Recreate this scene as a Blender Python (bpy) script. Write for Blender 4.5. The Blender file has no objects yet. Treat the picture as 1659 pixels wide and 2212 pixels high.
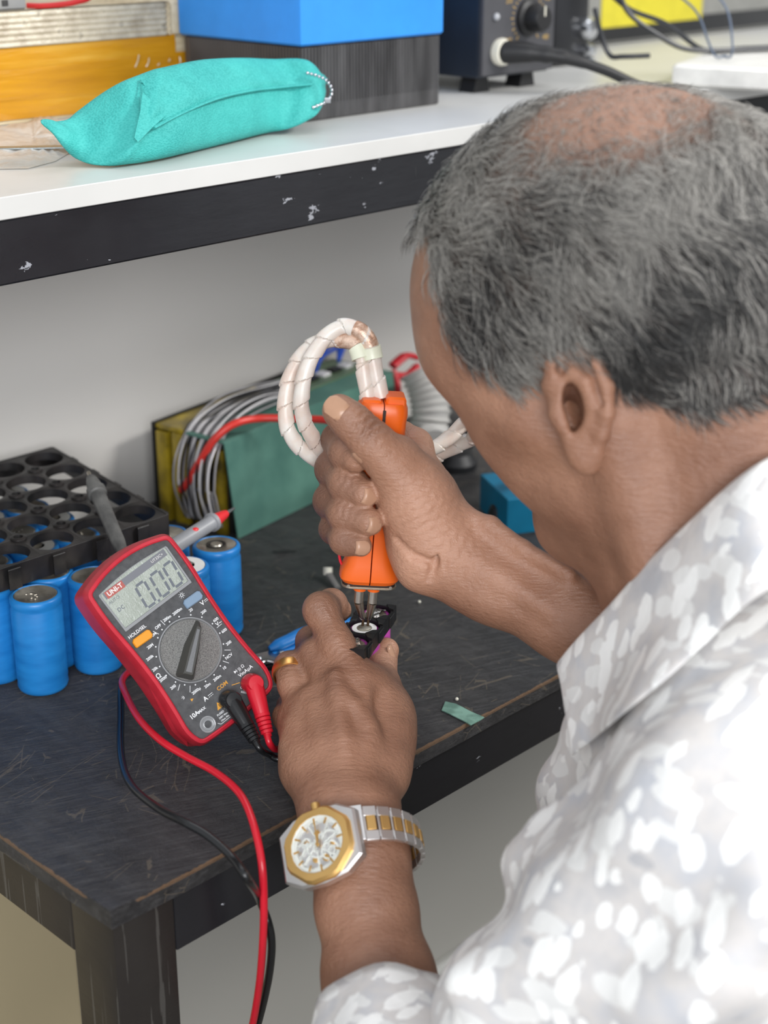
import bpy, math, random
import numpy as np
from mathutils import Matrix, Vector

# ------------------------------------------------------------------ camera
F_PX, CX, CY = 3364.0, 829.5, 1106.0
THETA, PSI = math.radians(21.9), math.radians(44.6)
CAM = np.array([-0.3593, -0.5441, 1.22])
FW = np.array([math.cos(PSI)*math.cos(THETA), math.sin(PSI)*math.cos(THETA), -math.sin(THETA)])
RT = np.array([math.sin(PSI), -math.cos(PSI), 0.0])
UP = np.cross(RT, FW)
scn = bpy.context.scene
cam_data = bpy.data.cameras.new('camera')
cam_data.sensor_fit = 'VERTICAL'
cam_data.sensor_height = 36.0
cam_data.sensor_width = 27.0
cam_data.lens = F_PX/2212.0*36.0
cam_data.clip_start = 0.02
cam_data.dof.use_dof = True
cam_data.dof.focus_distance = 0.905
cam_data.dof.aperture_fstop = 54.7/8.5
cam = bpy.data.objects.new('camera', cam_data)
scn.collection.objects.link(cam)
cam.matrix_world = Matrix(((RT[0], UP[0], -FW[0], CAM[0]), (RT[1], UP[1], -FW[1], CAM[1]),
                           (RT[2], UP[2], -FW[2], CAM[2]), (0, 0, 0, 1)))
scn.camera = cam

# ------------------------------------------------------------------ light and exposure
scn.view_settings.view_transform = 'Standard'
scn.view_settings.look = 'None'
scn.view_settings.exposure = 0.0
scn.view_settings.gamma = 1.0
scn.view_settings.use_curve_mapping = False
world = bpy.data.worlds.new('room_light')
scn.world = world
world.use_nodes = True
world.node_tree.nodes['Background'].inputs['Color'].default_value = (0.93, 0.96, 1.0, 1)
world.node_tree.nodes['Background'].inputs['Strength'].default_value = 0.80

def area(name, loc, target, sx, sy, power, col=(1, 0.98, 0.95)):
    l = bpy.data.lights.new(name, 'AREA')
    l.shape = 'RECTANGLE'; l.size = sx; l.size_y = sy; l.energy = power; l.color = col
    o = bpy.data.objects.new(name, l)
    scn.collection.objects.link(o)
    o.location = loc
    o.rotation_euler = (Vector(target)-Vector(loc)).to_track_quat('-Z', 'Y').to_euler()
    return o
area('ceiling_lamp', (1.55, -1.55, 2.45), (0.4, 0.2, 0.8), 1.0, 0.4, 50)
area('fill_light', (-1.5, -2.0, 1.72), (0.4, 0.3, 0.88), 1.8, 1.1, 62, (0.97, 0.98, 1.0))  # added fill behind the camera, brightens the wall below the shelf
area('ceiling_lamp', (0.9, 0.5, 2.7), (0.4, 0.0, 0.8), 1.2, 0.4, 5, (0.97, 0.98, 1.0))

# ------------------------------------------------------------------ helpers
rng = np.random.RandomState(7)
random.seed(7)
V = lambda *a: np.array(a, float)
def ray(x, y): return FW+RT*(x-CX)/F_PX-UP*(y-CY)/F_PX
def at(x, y, t): return CAM+ray(x, y)*t
def onz(x, y, z):
    d = ray(x, y); return CAM+d*((z-CAM[2])/d[2])
def ony(x, y, Y):
    d = ray(x, y); return CAM+d*((Y-CAM[1])/d[1])
def unit(v):
    v = np.asarray(v, float); return v/np.linalg.norm(v)
def lin(r, g, b):
    return tuple(((c/255)/12.92 if c/255 <= 0.04045 else ((c/255+0.055)/1.055)**2.4) for c in (r, g, b))
def frame(o, x, y, z):
    M = Matrix(((x[0], y[0], z[0], o[0]), (x[1], y[1], z[1], o[1]), (x[2], y[2], z[2], o[2]), (0, 0, 0, 1)))
    return M

def link(o, parent=None):
    scn.collection.objects.link(o)
    if parent is not None:
        o.parent = parent
    return o
def tag(o, label=None, cat=None, group=None, kind=None):
    if label: o['label'] = label
    if cat: o['category'] = cat
    if group: o['group'] = group
    if kind: o['kind'] = kind
    return o
def thing(name, label, cat, M=None, group=None):
    o = bpy.data.objects.new(name, None)
    o.empty_display_size = 0.02
    link(o)
    if M is not None:
        o.matrix_world = M
    return tag(o, label, cat, group)
def copy_tree(o, parent=None):
    c = o.copy(); scn.collection.objects.link(c); c.parent = parent
    for ch in list(o.children):
        copy_tree(ch, c)
    return c

def mesh(name, v, f, mat, parent=None, smooth=True, angle=None, scale=1.0):
    me = bpy.data.meshes.new(name)
    v = np.asarray(v, float)*scale
    me.from_pydata(v.tolist(), [], [tuple(int(i) for i in q) for q in f])
    me.validate()
    if mat is not None:
        me.materials.append(mat)
    if smooth:
        me.polygons.foreach_set('use_smooth', [True]*len(me.polygons))
        if angle is not None:
            me.set_sharp_from_angle(angle=math.radians(angle))
    me.update()
    o = bpy.data.objects.new(name, me)
    return link(o, parent)
def fast_mesh(name, v, quads, mat, parent=None, attr=None):
    me = bpy.data.meshes.new(name)
    n = len(quads); k = quads.shape[1]
    me.vertices.add(len(v)); me.vertices.foreach_set('co', np.asarray(v, np.float32).ravel())
    me.loops.add(n*k); me.loops.foreach_set('vertex_index', np.asarray(quads, np.int32).ravel())
    me.polygons.add(n)
    me.polygons.foreach_set('loop_start', np.arange(0, n*k, k, dtype=np.int32))
    try:
        me.polygons.foreach_set('loop_total', np.full(n, k, dtype=np.int32))
    except Exception:
        pass
    me.update(calc_edges=True)
    me.polygons.foreach_set('use_smooth', np.ones(n, bool))
    if attr is not None:
        a = me.color_attributes.new('tone', 'FLOAT_COLOR', 'POINT')
        a.data.foreach_set('color', np.asarray(attr, np.float32).ravel())
    me.materials.append(mat)
    o = bpy.data.objects.new(name, me)
    return link(o, parent)

class Geo:
    """collects vertices and faces of one part"""
    def __init__(self): self.v = []; self.f = []
    def add(self, vf, M=None):
        v, f = vf
        b = len(self.v)
        for p in v:
            if M is not None:
                q = M @ Vector([float(c) for c in p]); self.v.append((q[0], q[1], q[2]))
            else:
                self.v.append(tuple(float(c) for c in p))
        for q in f: self.f.append([b+i for i in q])
        return self
    def obj(self, name, mat, parent=None, smooth=True, angle=35, scale=1.0):
        return mesh(name, self.v, self.f, mat, parent, smooth, angle, scale)

def box(x0, x1, y0, y1, z0, z1, b=0.0):
    """box with chamfered edges"""
    if b <= 0:
        v = [(x, y, z) for z in (z0, z1) for y in (y0, y1) for x in (x0, x1)]
        f = [(0, 2, 3, 1), (4, 5, 7, 6), (0, 1, 5, 4), (2, 6, 7, 3), (0, 4, 6, 2), (1, 3, 7, 5)]
        return v, f
    pts = rrect((x0+x1)/2, (y0+y1)/2, x1-x0, y1-y0, b, 2)
    pin = rrect((x0+x1)/2, (y0+y1)/2, x1-x0-2*b*0.6, y1-y0-2*b*0.6, b*0.5, 2)
    n = len(pts)
    v = [(p[0], p[1], z0) for p in pin]+[(p[0], p[1], z0+b*0.6) for p in pts]+[(p[0], p[1], z1-b*0.6) for p in pts]+[(p[0], p[1], z1) for p in pin]
    f = [tuple(range(n))[::-1], tuple(range(3*n, 4*n))]
    for k in range(3):
        for i in range(n):
            j = (i+1) % n
            f.append((k*n+i, k*n+j, (k+1)*n+j, (k+1)*n+i))
    return v, f
def rrect(cx, cy, w, h, r, n=4):
    out = []
    for (sx, sy, a0) in ((1, -1, -90), (1, 1, 0), (-1, 1, 90), (-1, -1, 180)):
        for i in range(n+1):
            a = math.radians(a0+90*i/n)
            out.append((cx+sx*(w/2-r)+r*math.cos(a), cy+sy*(h/2-r)+r*math.sin(a)))
    return out
def prism(poly, z0, z1, b=0.0, hole=None):
    """extrude an outline along z, with a small chamfer"""
    n = len(poly); P = np.array(poly, float)
    if b > 0:
        d = np.roll(P, -1, 0)-np.roll(P, 1, 0)
        nn = np.stack([d[:, 1], -d[:, 0]], 1); nn /= (np.linalg.norm(nn, axis=1)[:, None]+1e-12)
        Q = P-nn*b
    else: Q = P
    rings = [(Q, z0), (P, z0+b), (P, z1-b), (Q, z1)] if b > 0 else [(P, z0), (P, z1)]
    v = [(p[0], p[1], z) for (R, z) in rings for p in R]
    m = len(rings)
    f = [tuple(range(n))[::-1], tuple(range((m-1)*n, m*n))]
    for k in range(m-1):
        for i in range(n):
            j = (i+1) % n
            f.append((k*n+i, k*n+j, (k+1)*n+j, (k+1)*n+i))
    return v, f
def lathe(prof, n=24, caps=True):
    """prof: list of (r, z)"""
    v = []; f = []
    for (r, z) in prof:
        for i in range(n):
            a = 2*math.pi*i/n; v.append((r*math.cos(a), r*math.sin(a), z))
    m = len(prof)
    for k in range(m-1):
        for i in range(n):
            j = (i+1) % n
            f.append((k*n+i, k*n+j, (k+1)*n+j, (k+1)*n+i))
    if caps:
        f.append(tuple(range(n))[::-1]); f.append(tuple(range((m-1)*n, m*n)))
    return v, f
def spline(pts, n=8):
    """Catmull-Rom through points"""
    P = np.array(pts, float); P = np.vstack([2*P[0]-P[1], P, 2*P[-1]-P[-2]])
    out = []
    for i in range(1, len(P)-2):
        for k in range(n):
            t = k/n
            out.append(0.5*((2*P[i])+(-P[i-1]+P[i+1])*t+(2*P[i-1]-5*P[i]+4*P[i+1]-P[i+2])*t*t+(-P[i-1]+3*P[i]-3*P[i+1]+P[i+2])*t**3))
    out.append(P[-2])
    return np.array(out)
def frames(P):
    T = np.gradient(P, axis=0); T /= np.linalg.norm(T, axis=1)[:, None]+1e-12
    a = V(0, 0, 1) if abs(T[0][2]) < 0.9 else V(1, 0, 0)
    N = [unit(np.cross(T[0], a))]
    for i in range(1, len(P)):
        v = N[-1]-T[i]*np.dot(N[-1], T[i]); N.append(unit(v))
    N = np.array(N); B = np.cross(T, N)
    return T, N, B
def tube(P, r, n=10, flat=None, rad=None):
    """sweep a circle (or ellipse with flat=ratio) along P; r a number or list; rad(s,theta) a factor"""
    P = np.array(P, float); T, N, B = frames(P)
    r = np.full(len(P), r) if np.isscalar(r) else np.array(r, float)
    s = np.concatenate([[0], np.cumsum(np.linalg.norm(np.diff(P, axis=0), axis=1))])
    v = []; f = []
    for i in range(len(P)):
        for k in range(n):
            a = 2*math.pi*k/n
            q = r[i]*(rad(s[i], a) if rad else 1.0)
            v.append(P[i]+N[i]*q*math.cos(a)+B[i]*q*math.sin(a)*(flat or 1.0))
    for i in range(len(P)-1):
        for k in range(n):
            j = (k+1) % n
            f.append((i*n+k, i*n+j, (i+1)*n+j, (i+1)*n+k))
    f.append(tuple(range(n))[::-1]); f.append(tuple(range((len(P)-1)*n, len(P)*n)))
    return v, f
def rod(a, b, ra, rb=None, n=16):
    return tube([a, b], [ra, ra if rb is None else rb], n)
def sphere(c, r, n=12, m=8, sq=(1, 1, 1)):
    prof = [(math.sin(math.pi*i/m)*1.0+1e-5, -math.cos(math.pi*i/m)) for i in range(m+1)]
    v, f = lathe(prof, n)
    return [(c[0]+p[0]*r*sq[0], c[1]+p[1]*r*sq[1], c[2]+p[2]*r*sq[2]) for p in v], f
def text_geo(s, size, loc=(0, 0, 0), rot=0.0, extrude=0.0, align='CENTER', bold=0.0):
    cu = bpy.data.curves.new('t', 'FONT')
    cu.body = s; cu.size = size; cu.align_x = align; cu.align_y = 'CENTER'; cu.extrude = extrude; cu.offset = bold
    cu.resolution_u = 3
    o = bpy.data.objects.new('t', cu)
    me = bpy.data.meshes.new_from_object(o)
    c, sn = math.cos(rot), math.sin(rot)
    v = [(loc[0]+p.co[0]*c-p.co[1]*sn, loc[1]+p.co[0]*sn+p.co[1]*c, loc[2]+p.co[2]) for p in me.vertices]
    f = [tuple(q.vertices) for q in me.polygons]
    bpy.data.objects.remove(o); bpy.data.curves.remove(cu); bpy.data.meshes.remove(me)
    return v, f

# ------------------------------------------------------------------ materials
class NT:
    def __init__(self, name):
        self.m = bpy.data.materials.new(name); self.m.use_nodes = True
        self.t = self.m.node_tree; self.b = self.t.nodes['Principled BSDF']
        self.co = None
    def n(self, kind, **kw):
        nd = self.t.nodes.new(kind)
        for k, v in kw.items():
            if k.startswith('_'):
                setattr(nd, k[1:], v)
            else:
                nd.inputs[k].default_value = v
        return nd
    def l(self, a, b): self.t.links.new(a, b)
    def coord(self, scale=(1, 1, 1), rot=(0, 0, 0), kind='Object'):
        tc = self.n('ShaderNodeTexCoord'); mp = self.n('ShaderNodeMapping')
        mp.inputs['Scale'].default_value = scale; mp.inputs['Rotation'].default_value = rot
        self.l(tc.outputs[kind], mp.inputs['Vector']); return mp.outputs['Vector']
    def noise(self, vec, scale, detail=4, rough=0.55, out='Fac'):
        nd = self.n('ShaderNodeTexNoise'); nd.inputs['Scale'].default_value = scale
        nd.inputs['Detail'].default_value = detail; nd.inputs['Roughness'].default_value = rough
        self.l(vec, nd.inputs['Vector']); return nd.outputs[out]
    def ramp(self, fac, stops):
        nd = self.n('ShaderNodeValToRGB')
        el = nd.color_ramp.elements
        while len(el) < len(stops): el.new(0.5)
        for e, (p, c) in zip(el, stops):
            e.position = p; e.color = (*c[:3], 1) if not np.isscalar(c) else (c, c, c, 1)
        self.l(fac, nd.inputs['Fac']); return nd.outputs['Color']
    def mix(self, fac, a, b, mode='MIX'):
        nd = self.n('ShaderNodeMix', _data_type='RGBA', _blend_type=mode)
        for s, x in ((6, a), (7, b)):
            if isinstance(x, (tuple, list)): nd.inputs[s].default_value = (*x[:3], 1)
            else: self.l(x, nd.inputs[s])
        if np.isscalar(fac): nd.inputs[0].default_value = fac
        else: self.l(fac, nd.inputs[0])
        return nd.outputs[2]
    def math(self, op, a, b=None):
        nd = self.n('ShaderNodeMath', _operation=op)
        for i, x in enumerate((a, b)):
            if x is None: continue
            if np.isscalar(x): nd.inputs[i].default_value = x
            else: self.l(x, nd.inputs[i])
        return nd.outputs[0]
    def bump(self, h, strength, dist=0.001, prev=None):
        nd = self.n('ShaderNodeBump'); nd.inputs['Strength'].default_value = strength
        nd.inputs['Distance'].default_value = dist; self.l(h, nd.inputs['Height'])
        if prev is not None: self.l(prev, nd.inputs['Normal'])
        return nd.outputs['Normal']
    def set(self, **kw):
        for k, v in kw.items():
            k = k.replace('_', ' ')
            if hasattr(v, 'node'): self.l(v, self.b.inputs[k])
            else: self.b.inputs[k].default_value = (*v, 1) if isinstance(v, (tuple, list)) and len(v) == 3 and k != 'Subsurface Radius' else v
        return self
def pmat(name, col, rough=0.5, metal=0.0, var=0.06, bump=0.0, bs=900, **kw):
    """plain surface with slight tone variation and fine relief"""
    m = NT(name); c = m.coord()
    n = m.noise(c, 60, 5)
    dark = tuple(x*(1-var*2) for x in col); lit = tuple(min(1, x*(1+var)) for x in col)
    m.set(Base_Color=m.ramp(n, [(0.3, dark), (0.7, lit)]), Roughness=rough, Metallic=metal)
    if bump > 0:
        m.set(Normal=m.bump(m.noise(c, bs, 3), bump, 0.0005))
    for k, v in kw.items():
        m.set(**{k: v})
    return m.m
# ------------------------------------------------------------------ the setting
def bench_paint():
    m = NT('black_bench_paint')
    c = m.coord((6, 1, 3), (0, 0, math.radians(22)))
    base = m.ramp(m.noise(c, 14, 8, 0.7), [(0.25, lin(27, 26, 28)), (0.5, lin(44, 43, 45)), (0.75, lin(66, 65, 66))])
    c1 = m.coord((1, 1, 1))
    warm = m.noise(c1, 9, 4)
    base = m.mix(m.ramp(warm, [(0.55, 0.0), (0.8, 0.12)]), base, lin(36, 46, 66))
    dust = m.noise(c1, 30, 9, 0.8)
    base = m.mix(m.ramp(dust, [(0.48, 0.0), (0.78, 0.6)]), base, lin(98, 96, 94))
    # fine scratches down to the wood, three directions
    mg = m.n('ShaderNodeMapping', _vector_type='TEXTURE'); tg = m.n('ShaderNodeTexCoord'); m.l(tg.outputs['Object'], mg.inputs['Vector'])
    mg.inputs['Rotation'].default_value = (0, 0, math.radians(-24)); mg.inputs['Scale'].default_value = (9, 1, 1)
    base = m.mix(m.ramp(m.noise(mg.outputs[0], 300, 6, 0.75), [(0.48, 0.0), (0.72, 0.65)]), base, lin(96, 95, 96))
    h = None
    for rz, sc, th, mk in ((0.30, 26, 0.0055, 0.55), (1.95, 13, 0.0035, 0.60), (-0.5, 19, 0.0045, 0.58), (1.2, 24, 0.005, 0.62), (0.1, 70, 0.016, 0.60), (0.75, 90, 0.018, 0.62), (-0.4, 60, 0.012, 0.62)):
        mp_ = m.n('ShaderNodeMapping', _vector_type='TEXTURE'); tc_ = m.n('ShaderNodeTexCoord')
        mp_.inputs['Rotation'].default_value = (0, 0, rz); mp_.inputs['Scale'].default_value = (7, 1, 1)
        wv = m.mix(0.004, tc_.outputs['Object'], m.noise(m.coord(), 30, 2, out='Color'), 'ADD')
        m.l(wv, mp_.inputs['Vector'])
        vo = m.n('ShaderNodeTexVoronoi', _feature='DISTANCE_TO_EDGE'); vo.inputs['Scale'].default_value = sc; m.l(mp_.outputs[0], vo.inputs['Vector'])
        ln = m.math('LESS_THAN', vo.outputs['Distance'], th)
        msk = m.math('GREATER_THAN', m.noise(m.coord((1, 1, 1), (0, 0, rz)), 26, 4), mk)
        s = m.math('MULTIPLY', ln, msk)
        h = s if h is None else m.math('MAXIMUM', h, s)
    base = m.mix(m.math('MULTIPLY', h, 0.5), base, lin(128, 116, 98))
    # worn brown rim along the front and left edges (object space is metres from the corner)
    sep = m.n('ShaderNodeSeparateXYZ'); tc = m.n('ShaderNodeTexCoord'); m.l(tc.outputs['Object'], sep.inputs[0])
    ed = m.math('MINIMUM', m.math('ABSOLUTE', sep.outputs['X']), m.math('ABSOLUTE', sep.outputs['Y']))
    wob = m.math('MULTIPLY', m.noise(m.coord((1, 1, 1)), 70, 5, 0.7), 0.0036)
    rim = m.math('LESS_THAN', ed, m.math('SUBTRACT', wob, 0.0010))
    topm = m.math('GREATER_THAN', sep.outputs['Z'], 0.7478)
    base = m.mix(m.math('MULTIPLY', rim, m.math('MULTIPLY', topm, 0.75)), base, lin(140, 108, 78))
    r = m.ramp(m.noise(c, 20, 6, 0.7), [(0.3, 0.3), (0.7, 0.55)])
    hn = m.math('ADD', m.noise(mg.outputs[0], 420, 7, 0.75), m.math('MULTIPLY', m.noise(c1, 300, 4, 0.7), 0.4))
    m.set(Base_Color=base, Roughness=r, Normal=m.bump(hn, 1.0, 0.0030))
    m.b.inputs['Specular IOR Level'].default_value = 0.55
    return m.m
def metal_paint(name='black_gloss_paint', chips=0.665, c0=lin(20, 20, 24), c1=lin(34, 34, 38), stk=0.76):
    m = NT(name); c = m.coord((1, 1, 1))
    base = m.ramp(m.noise(c, 8, 6), [(0.3, c0), (0.7, c1)])
    fl = m.math('GREATER_THAN', m.noise(m.coord((0.7, 1, 1.3)), 46, 6, 0.7), chips)
    base = m.mix(fl, base, lin(150, 152, 158))
    st = m.math('GREATER_THAN', m.noise(m.coord((22, 22, 0.6)), 12, 3), stk)
    base = m.mix(m.math('MULTIPLY', st, 0.35), base, lin(110, 108, 104))
    m.set(Base_Color=base, Roughness=m.ramp(m.noise(c, 12, 5), [(0.3, 0.22), (0.7, 0.42)]),
          Normal=m.bump(m.noise(m.coord((1, 1, 4)), 30, 4), 0.25, 0.001))
    return m.m
def wall_mat(name, col, sc=3.0):
    m = NT(name); c = m.coord()
    b = m.ramp(m.noise(c, sc, 4), [(0.3, tuple(x*0.94 for x in col)), (0.7, col)])
    m.set(Base_Color=b, Roughness=0.62, Normal=m.bump(m.noise(c, 160, 3), 0.06, 0.001))
    return m.m
M_BENCH = bench_paint()
M_BLACKMETAL = metal_paint()
M_LEG = metal_paint('worn_black_leg_paint', 0.80, lin(32, 29, 28), lin(48, 44, 41), 0.62)
M_WALL = wall_mat('off_white_wall_paint', lin(206, 203, 198))
M_FAR = wall_mat('grey_far_wall_paint', lin(176, 176, 172))
M_FLOOR = wall_mat('grey_floor_tile', lin(92, 88, 82))
M_BEIGE = wall_mat('beige_panel_paint', lin(176, 162, 130))
M_CEIL = wall_mat('ceiling_paint', lin(225, 225, 222))
WY = 0.43
mesh('floor', *box(-3.2, 4.2, -3.2, 2.6, -0.05, 0.0), M_FLOOR, smooth=False)['kind'] = 'structure'
mesh('wall_back', *box(-0.9, 4.2, WY, WY+0.02, 0.70, 1.049), M_WALL, smooth=False)['kind'] = 'structure'
mesh('wall_lower', *box(-0.9, 4.2, WY, WY+0.02, 0.0, 0.6995), wall_mat('shaded_grey_lower_wall', lin(150, 148, 142)), smooth=False)['kind'] = 'structure'  # same wall below the bench, greyed to put its shade into the colour
mesh('wall_far', *box(-3.2, 4.2, 2.55, 2.65, 0.0, 2.9), M_FAR, smooth=False)['kind'] = 'structure'
mesh('wall_right', *box(4.2, 4.3, -3.2, 2.65, 0.0, 2.9), M_FAR, smooth=False)['kind'] = 'structure'
mesh('baseboard_back', *box(-0.9, 4.2, WY-0.012, WY, 0.0, 0.09, 0.004), M_FAR, smooth=False)['kind'] = 'structure'
# beige panel standing against the wall under the left end of the bench
tag(mesh('cabinet_panel', *box(-0.55, 0.245, WY-0.0055, WY-0.001, 0.0, 0.62, 0.003), M_BEIGE), 'flat beige panel standing under the left end of the black bench', 'panel')

# ------------------------------------------------------------------ workbench
wb = thing('workbench', 'scratched black painted wooden workbench on a black square tube frame', 'workbench')
TT = 0.0115
def tabletop():
    n = 60
    import random as rd
    rd.seed(3)
    poly = []
    L, D = 1.75, WY-0.002
    for i in range(40): poly.append((L*i/40, rd.uniform(-.0003, .0003)))
    for i in range(6): poly.append((L, D*i/6))
    for i in range(20): poly.append((L-L*i/20, D))
    for i in range(12): poly.append((rd.uniform(-.0003, .0003), D-D*i/12))
    poly[0] = (0.0015, 0.0015)
    return prism(poly, 0.75-TT, 0.75, 0.0008)
mesh('tabletop', *tabletop(), M_BENCH, wb, smooth=False)
def tube_part(name, x0, x1, y0, y1, z0, z1, parent, mat):
    return mesh(name, *box(x0, x1, y0, y1, z0, z1, 0.0012), mat, parent, True, 30)
z1 = 0.75-TT
tube_part('rail', 0.0436, 1.699, 0.006, 0.030, z1-0.038, z1, wb, M_BLACKMETAL)
tube_part('rail', 0.0436, 1.699, WY-0.04, WY-0.016, z1-0.038, z1, wb, M_BLACKMETAL)
tube_part('side_rail', 0.006, 0.030, 0.0441, WY-0.0455, z1-0.038, z1, wb, M_LEG)
for (lx, ly) in ((0.006, 0.006), (1.70, 0.006), (0.006, WY-0.045), (1.70, WY-0.045)):
    tube_part('leg', lx, lx+0.038, ly+0.0005, ly+0.0385, 0.0, z1-0.0002, wb, M_LEG)

# ------------------------------------------------------------------ overhead shelf
SH = 1.0632      # top of the white board
sh = thing('overhead_shelf', 'white laminate shelf board on a chipped black steel beam above the bench', 'shelf')
SY = 0.20
def board_mat():
    m = NT('white_laminate'); c = m.coord()
    b = m.ramp(m.noise(c, 5, 5), [(0.3, lin(196, 196, 193)), (0.7, lin(212, 211, 208))])
    d = m.math('GREATER_THAN', m.noise(m.coord((1, 1, 1)), 62, 3, 0.6), 0.76)
    b = m.mix(m.math('MULTIPLY', d, 0.6), b, lin(150, 135, 105))
    dd = m.noise(m.coord(), 16, 6, 0.7)
    b = m.mix(m.ramp(dd, [(0.55, 0.0), (0.8, 0.35)]), b, lin(176, 174, 168))
    m.set(Base_Color=b, Roughness=0.33, Normal=m.bump(m.noise(c, 40, 4), 0.08, 0.001))
    return m.m
mesh('board', *box(-0.35, 2.1, SY-0.001, 0.98, SH-0.0125, SH, 0.0008), board_mat(), sh, True, 30)
mesh('beam', *box(-0.35, 2.1, SY, SY+0.036, SH-0.0125-0.0362, SH-0.0127, 0.002), M_BLACKMETAL, sh, True, 30)
mesh('beam', *box(-0.35, 2.1, 0.94, 0.976, SH-0.0125-0.0362, SH-0.0127, 0.002), M_BLACKMETAL, sh, True, 30)
for px_ in (-0.34, 2.06):
    for py_ in (SY+0.002, 0.942):
        mesh('post', *box(px_, px_+0.034, py_, py_+0.034, 0.0, SH-0.0488, 0.002), M_BLACKMETAL, sh, True, 30)
# ------------------------------------------------------------------ things on the shelf
def yellow_box():
    c = onz(0, 272, SH)
    yb = thing('taped_box', 'yellow taped cardboard box with silver corrugated rim on the shelf', 'box',
               Matrix.Translation((0, 0, SH+0.0003)))
    x1 = ony(440, 200, c[1])[0]; y0 = c[1]; h = 0.072
    # body: corrugated card with an irregular rounded top rim
    def ribbed(xa, xb, ya, yb_, za, zb, nz, amp):
        poly = []
        P = rrect((xa+xb)/2, (ya+yb_)/2, xb-xa, yb_-ya, 0.006, 4)
        v = []; f = []; n = len(P); m = nz*4
        for k in range(m+1):
            z = za+(zb-za)*k/m; o = amp*math.sin(2*math.pi*k/4)
            for (x, y) in P:
                cxm, cym = (xa+xb)/2, (ya+yb_)/2
                s = 1+o/abs(y-cym if abs(y-cym) > 1e-3 else 1)
                v.append((x+o*(1 if x > cxm else -1), y+o*(1 if y > cym else -1), z))
        for k in range(m):
            for i in range(n):
                j = (i+1) % n; f.append((k*n+i, k*n+j, (k+1)*n+j, (k+1)*n+i))
        f.append(tuple(range(n))[::-1]); f.append(tuple(range(m*n, (m+1)*n)))
        return v, f
    m = NT('translucent_taped_card'); cc = m.coord()
    b = m.ramp(m.noise(m.coord((1, 1, 6)), 25, 5), [(0.3, lin(198, 178, 140)), (0.7, lin(226, 212, 184))])
    m.set(Base_Color=b, Roughness=0.22, Normal=m.bump(m.noise(cc, 50, 6), 0.4, 0.001))
    card = m.m
    m = NT('yellow_tape'); cc = m.coord((1, 1, 10), (0.06, 0, 0))
    b = m.ramp(m.noise(cc, 9, 6), [(0.25, lin(176, 118, 18)), (0.55, lin(204, 144, 28)), (0.8, lin(220, 172, 70))])
    m.set(Base_Color=b, Roughness=0.25, Normal=m.bump(m.noise(m.coord((1.5, 1, 14)), 16, 5), 0.5, 0.0015))
    yel = m.m
    g = Geo(); g.add(ribbed(-0.28, x1, y0+0.001, y0+0.30, 0.0, h, 16, 0.0003)); g.obj('box_body', card, yb)
    # yellow tape layer, wavy lower wrap, three overlapping bands
    for (za, zb, off, dx) in ((0.0016, 0.020, 0.0012, -0.004), (0.016, 0.038, 0.0018, -0.012), (0.034, 0.052, 0.0012, -0.026)):
        g = Geo(); n = 60; v = []; f = []
        for i in range(n+1):
            x = -0.27+(x1+dx+0.27)*i/n
            for (z, yy) in ((za+0.0012*math.sin(i*0.31+za*90), 0.0), ((za+zb)/2, 0.0006+0.0003*math.sin(i*0.7)), (zb+0.0010*math.sin(i*0.23+za*50), 0.0)):
                v.append((x, y0+0.0008-off-yy, z))
        for i in range(n):
            for k in range(2):
                a = i*3+k; f.append((a, a+3, a+4, a+1))
        nv = len(v); v += [(p[0], p[1]+0.0011, p[2]) for p in v]; f += [tuple(q+nv for q in reversed(a)) for a in f]
        mesh('yellow_tape_band', v, f, yel, yb)
    # crinkled clear tape and torn silver corner
    g = Geo()
    for k in range(7):
        a = ony(300+k*22, 118+rng.rand()*20, y0-0.003)-V(0, 0, SH); b2 = ony(292+k*24, 132+rng.rand()*18, y0-0.003)-V(0, 0, SH)
        g.add(tube([a, (a+b2)/2+V(0, -0.001, 0), b2], 0.0006, 5))
    g.obj('tape_crinkle', card, yb)
    m = NT('silver_film'); cc = m.coord()
    m.set(Base_Color=m.ramp(m.noise(m.coord(), 60, 6), [(0.35, lin(168, 154, 130)), (0.6, lin(206, 194, 170)), (0.74, lin(96, 84, 66))]), Roughness=0.3, Metallic=0.0,
          Normal=m.bump(m.noise(cc, 130, 5), 0.7, 0.001))
    g = Geo(); g.add(box(x1-0.03, x1+0.0045, y0-0.0022, y0+0.296, h-0.022, h+0.006, 0.005))
    g.obj('corner_wrap', m.m, yb)
    g = Geo(); g.add(ribbed(-0.275, x1-0.031, y0-0.0018, y0+0.004, 0.052, h+0.004, 6, 0.0004)); g.obj('corrugated_rim', m.m, yb)
yellow_box()

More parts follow.
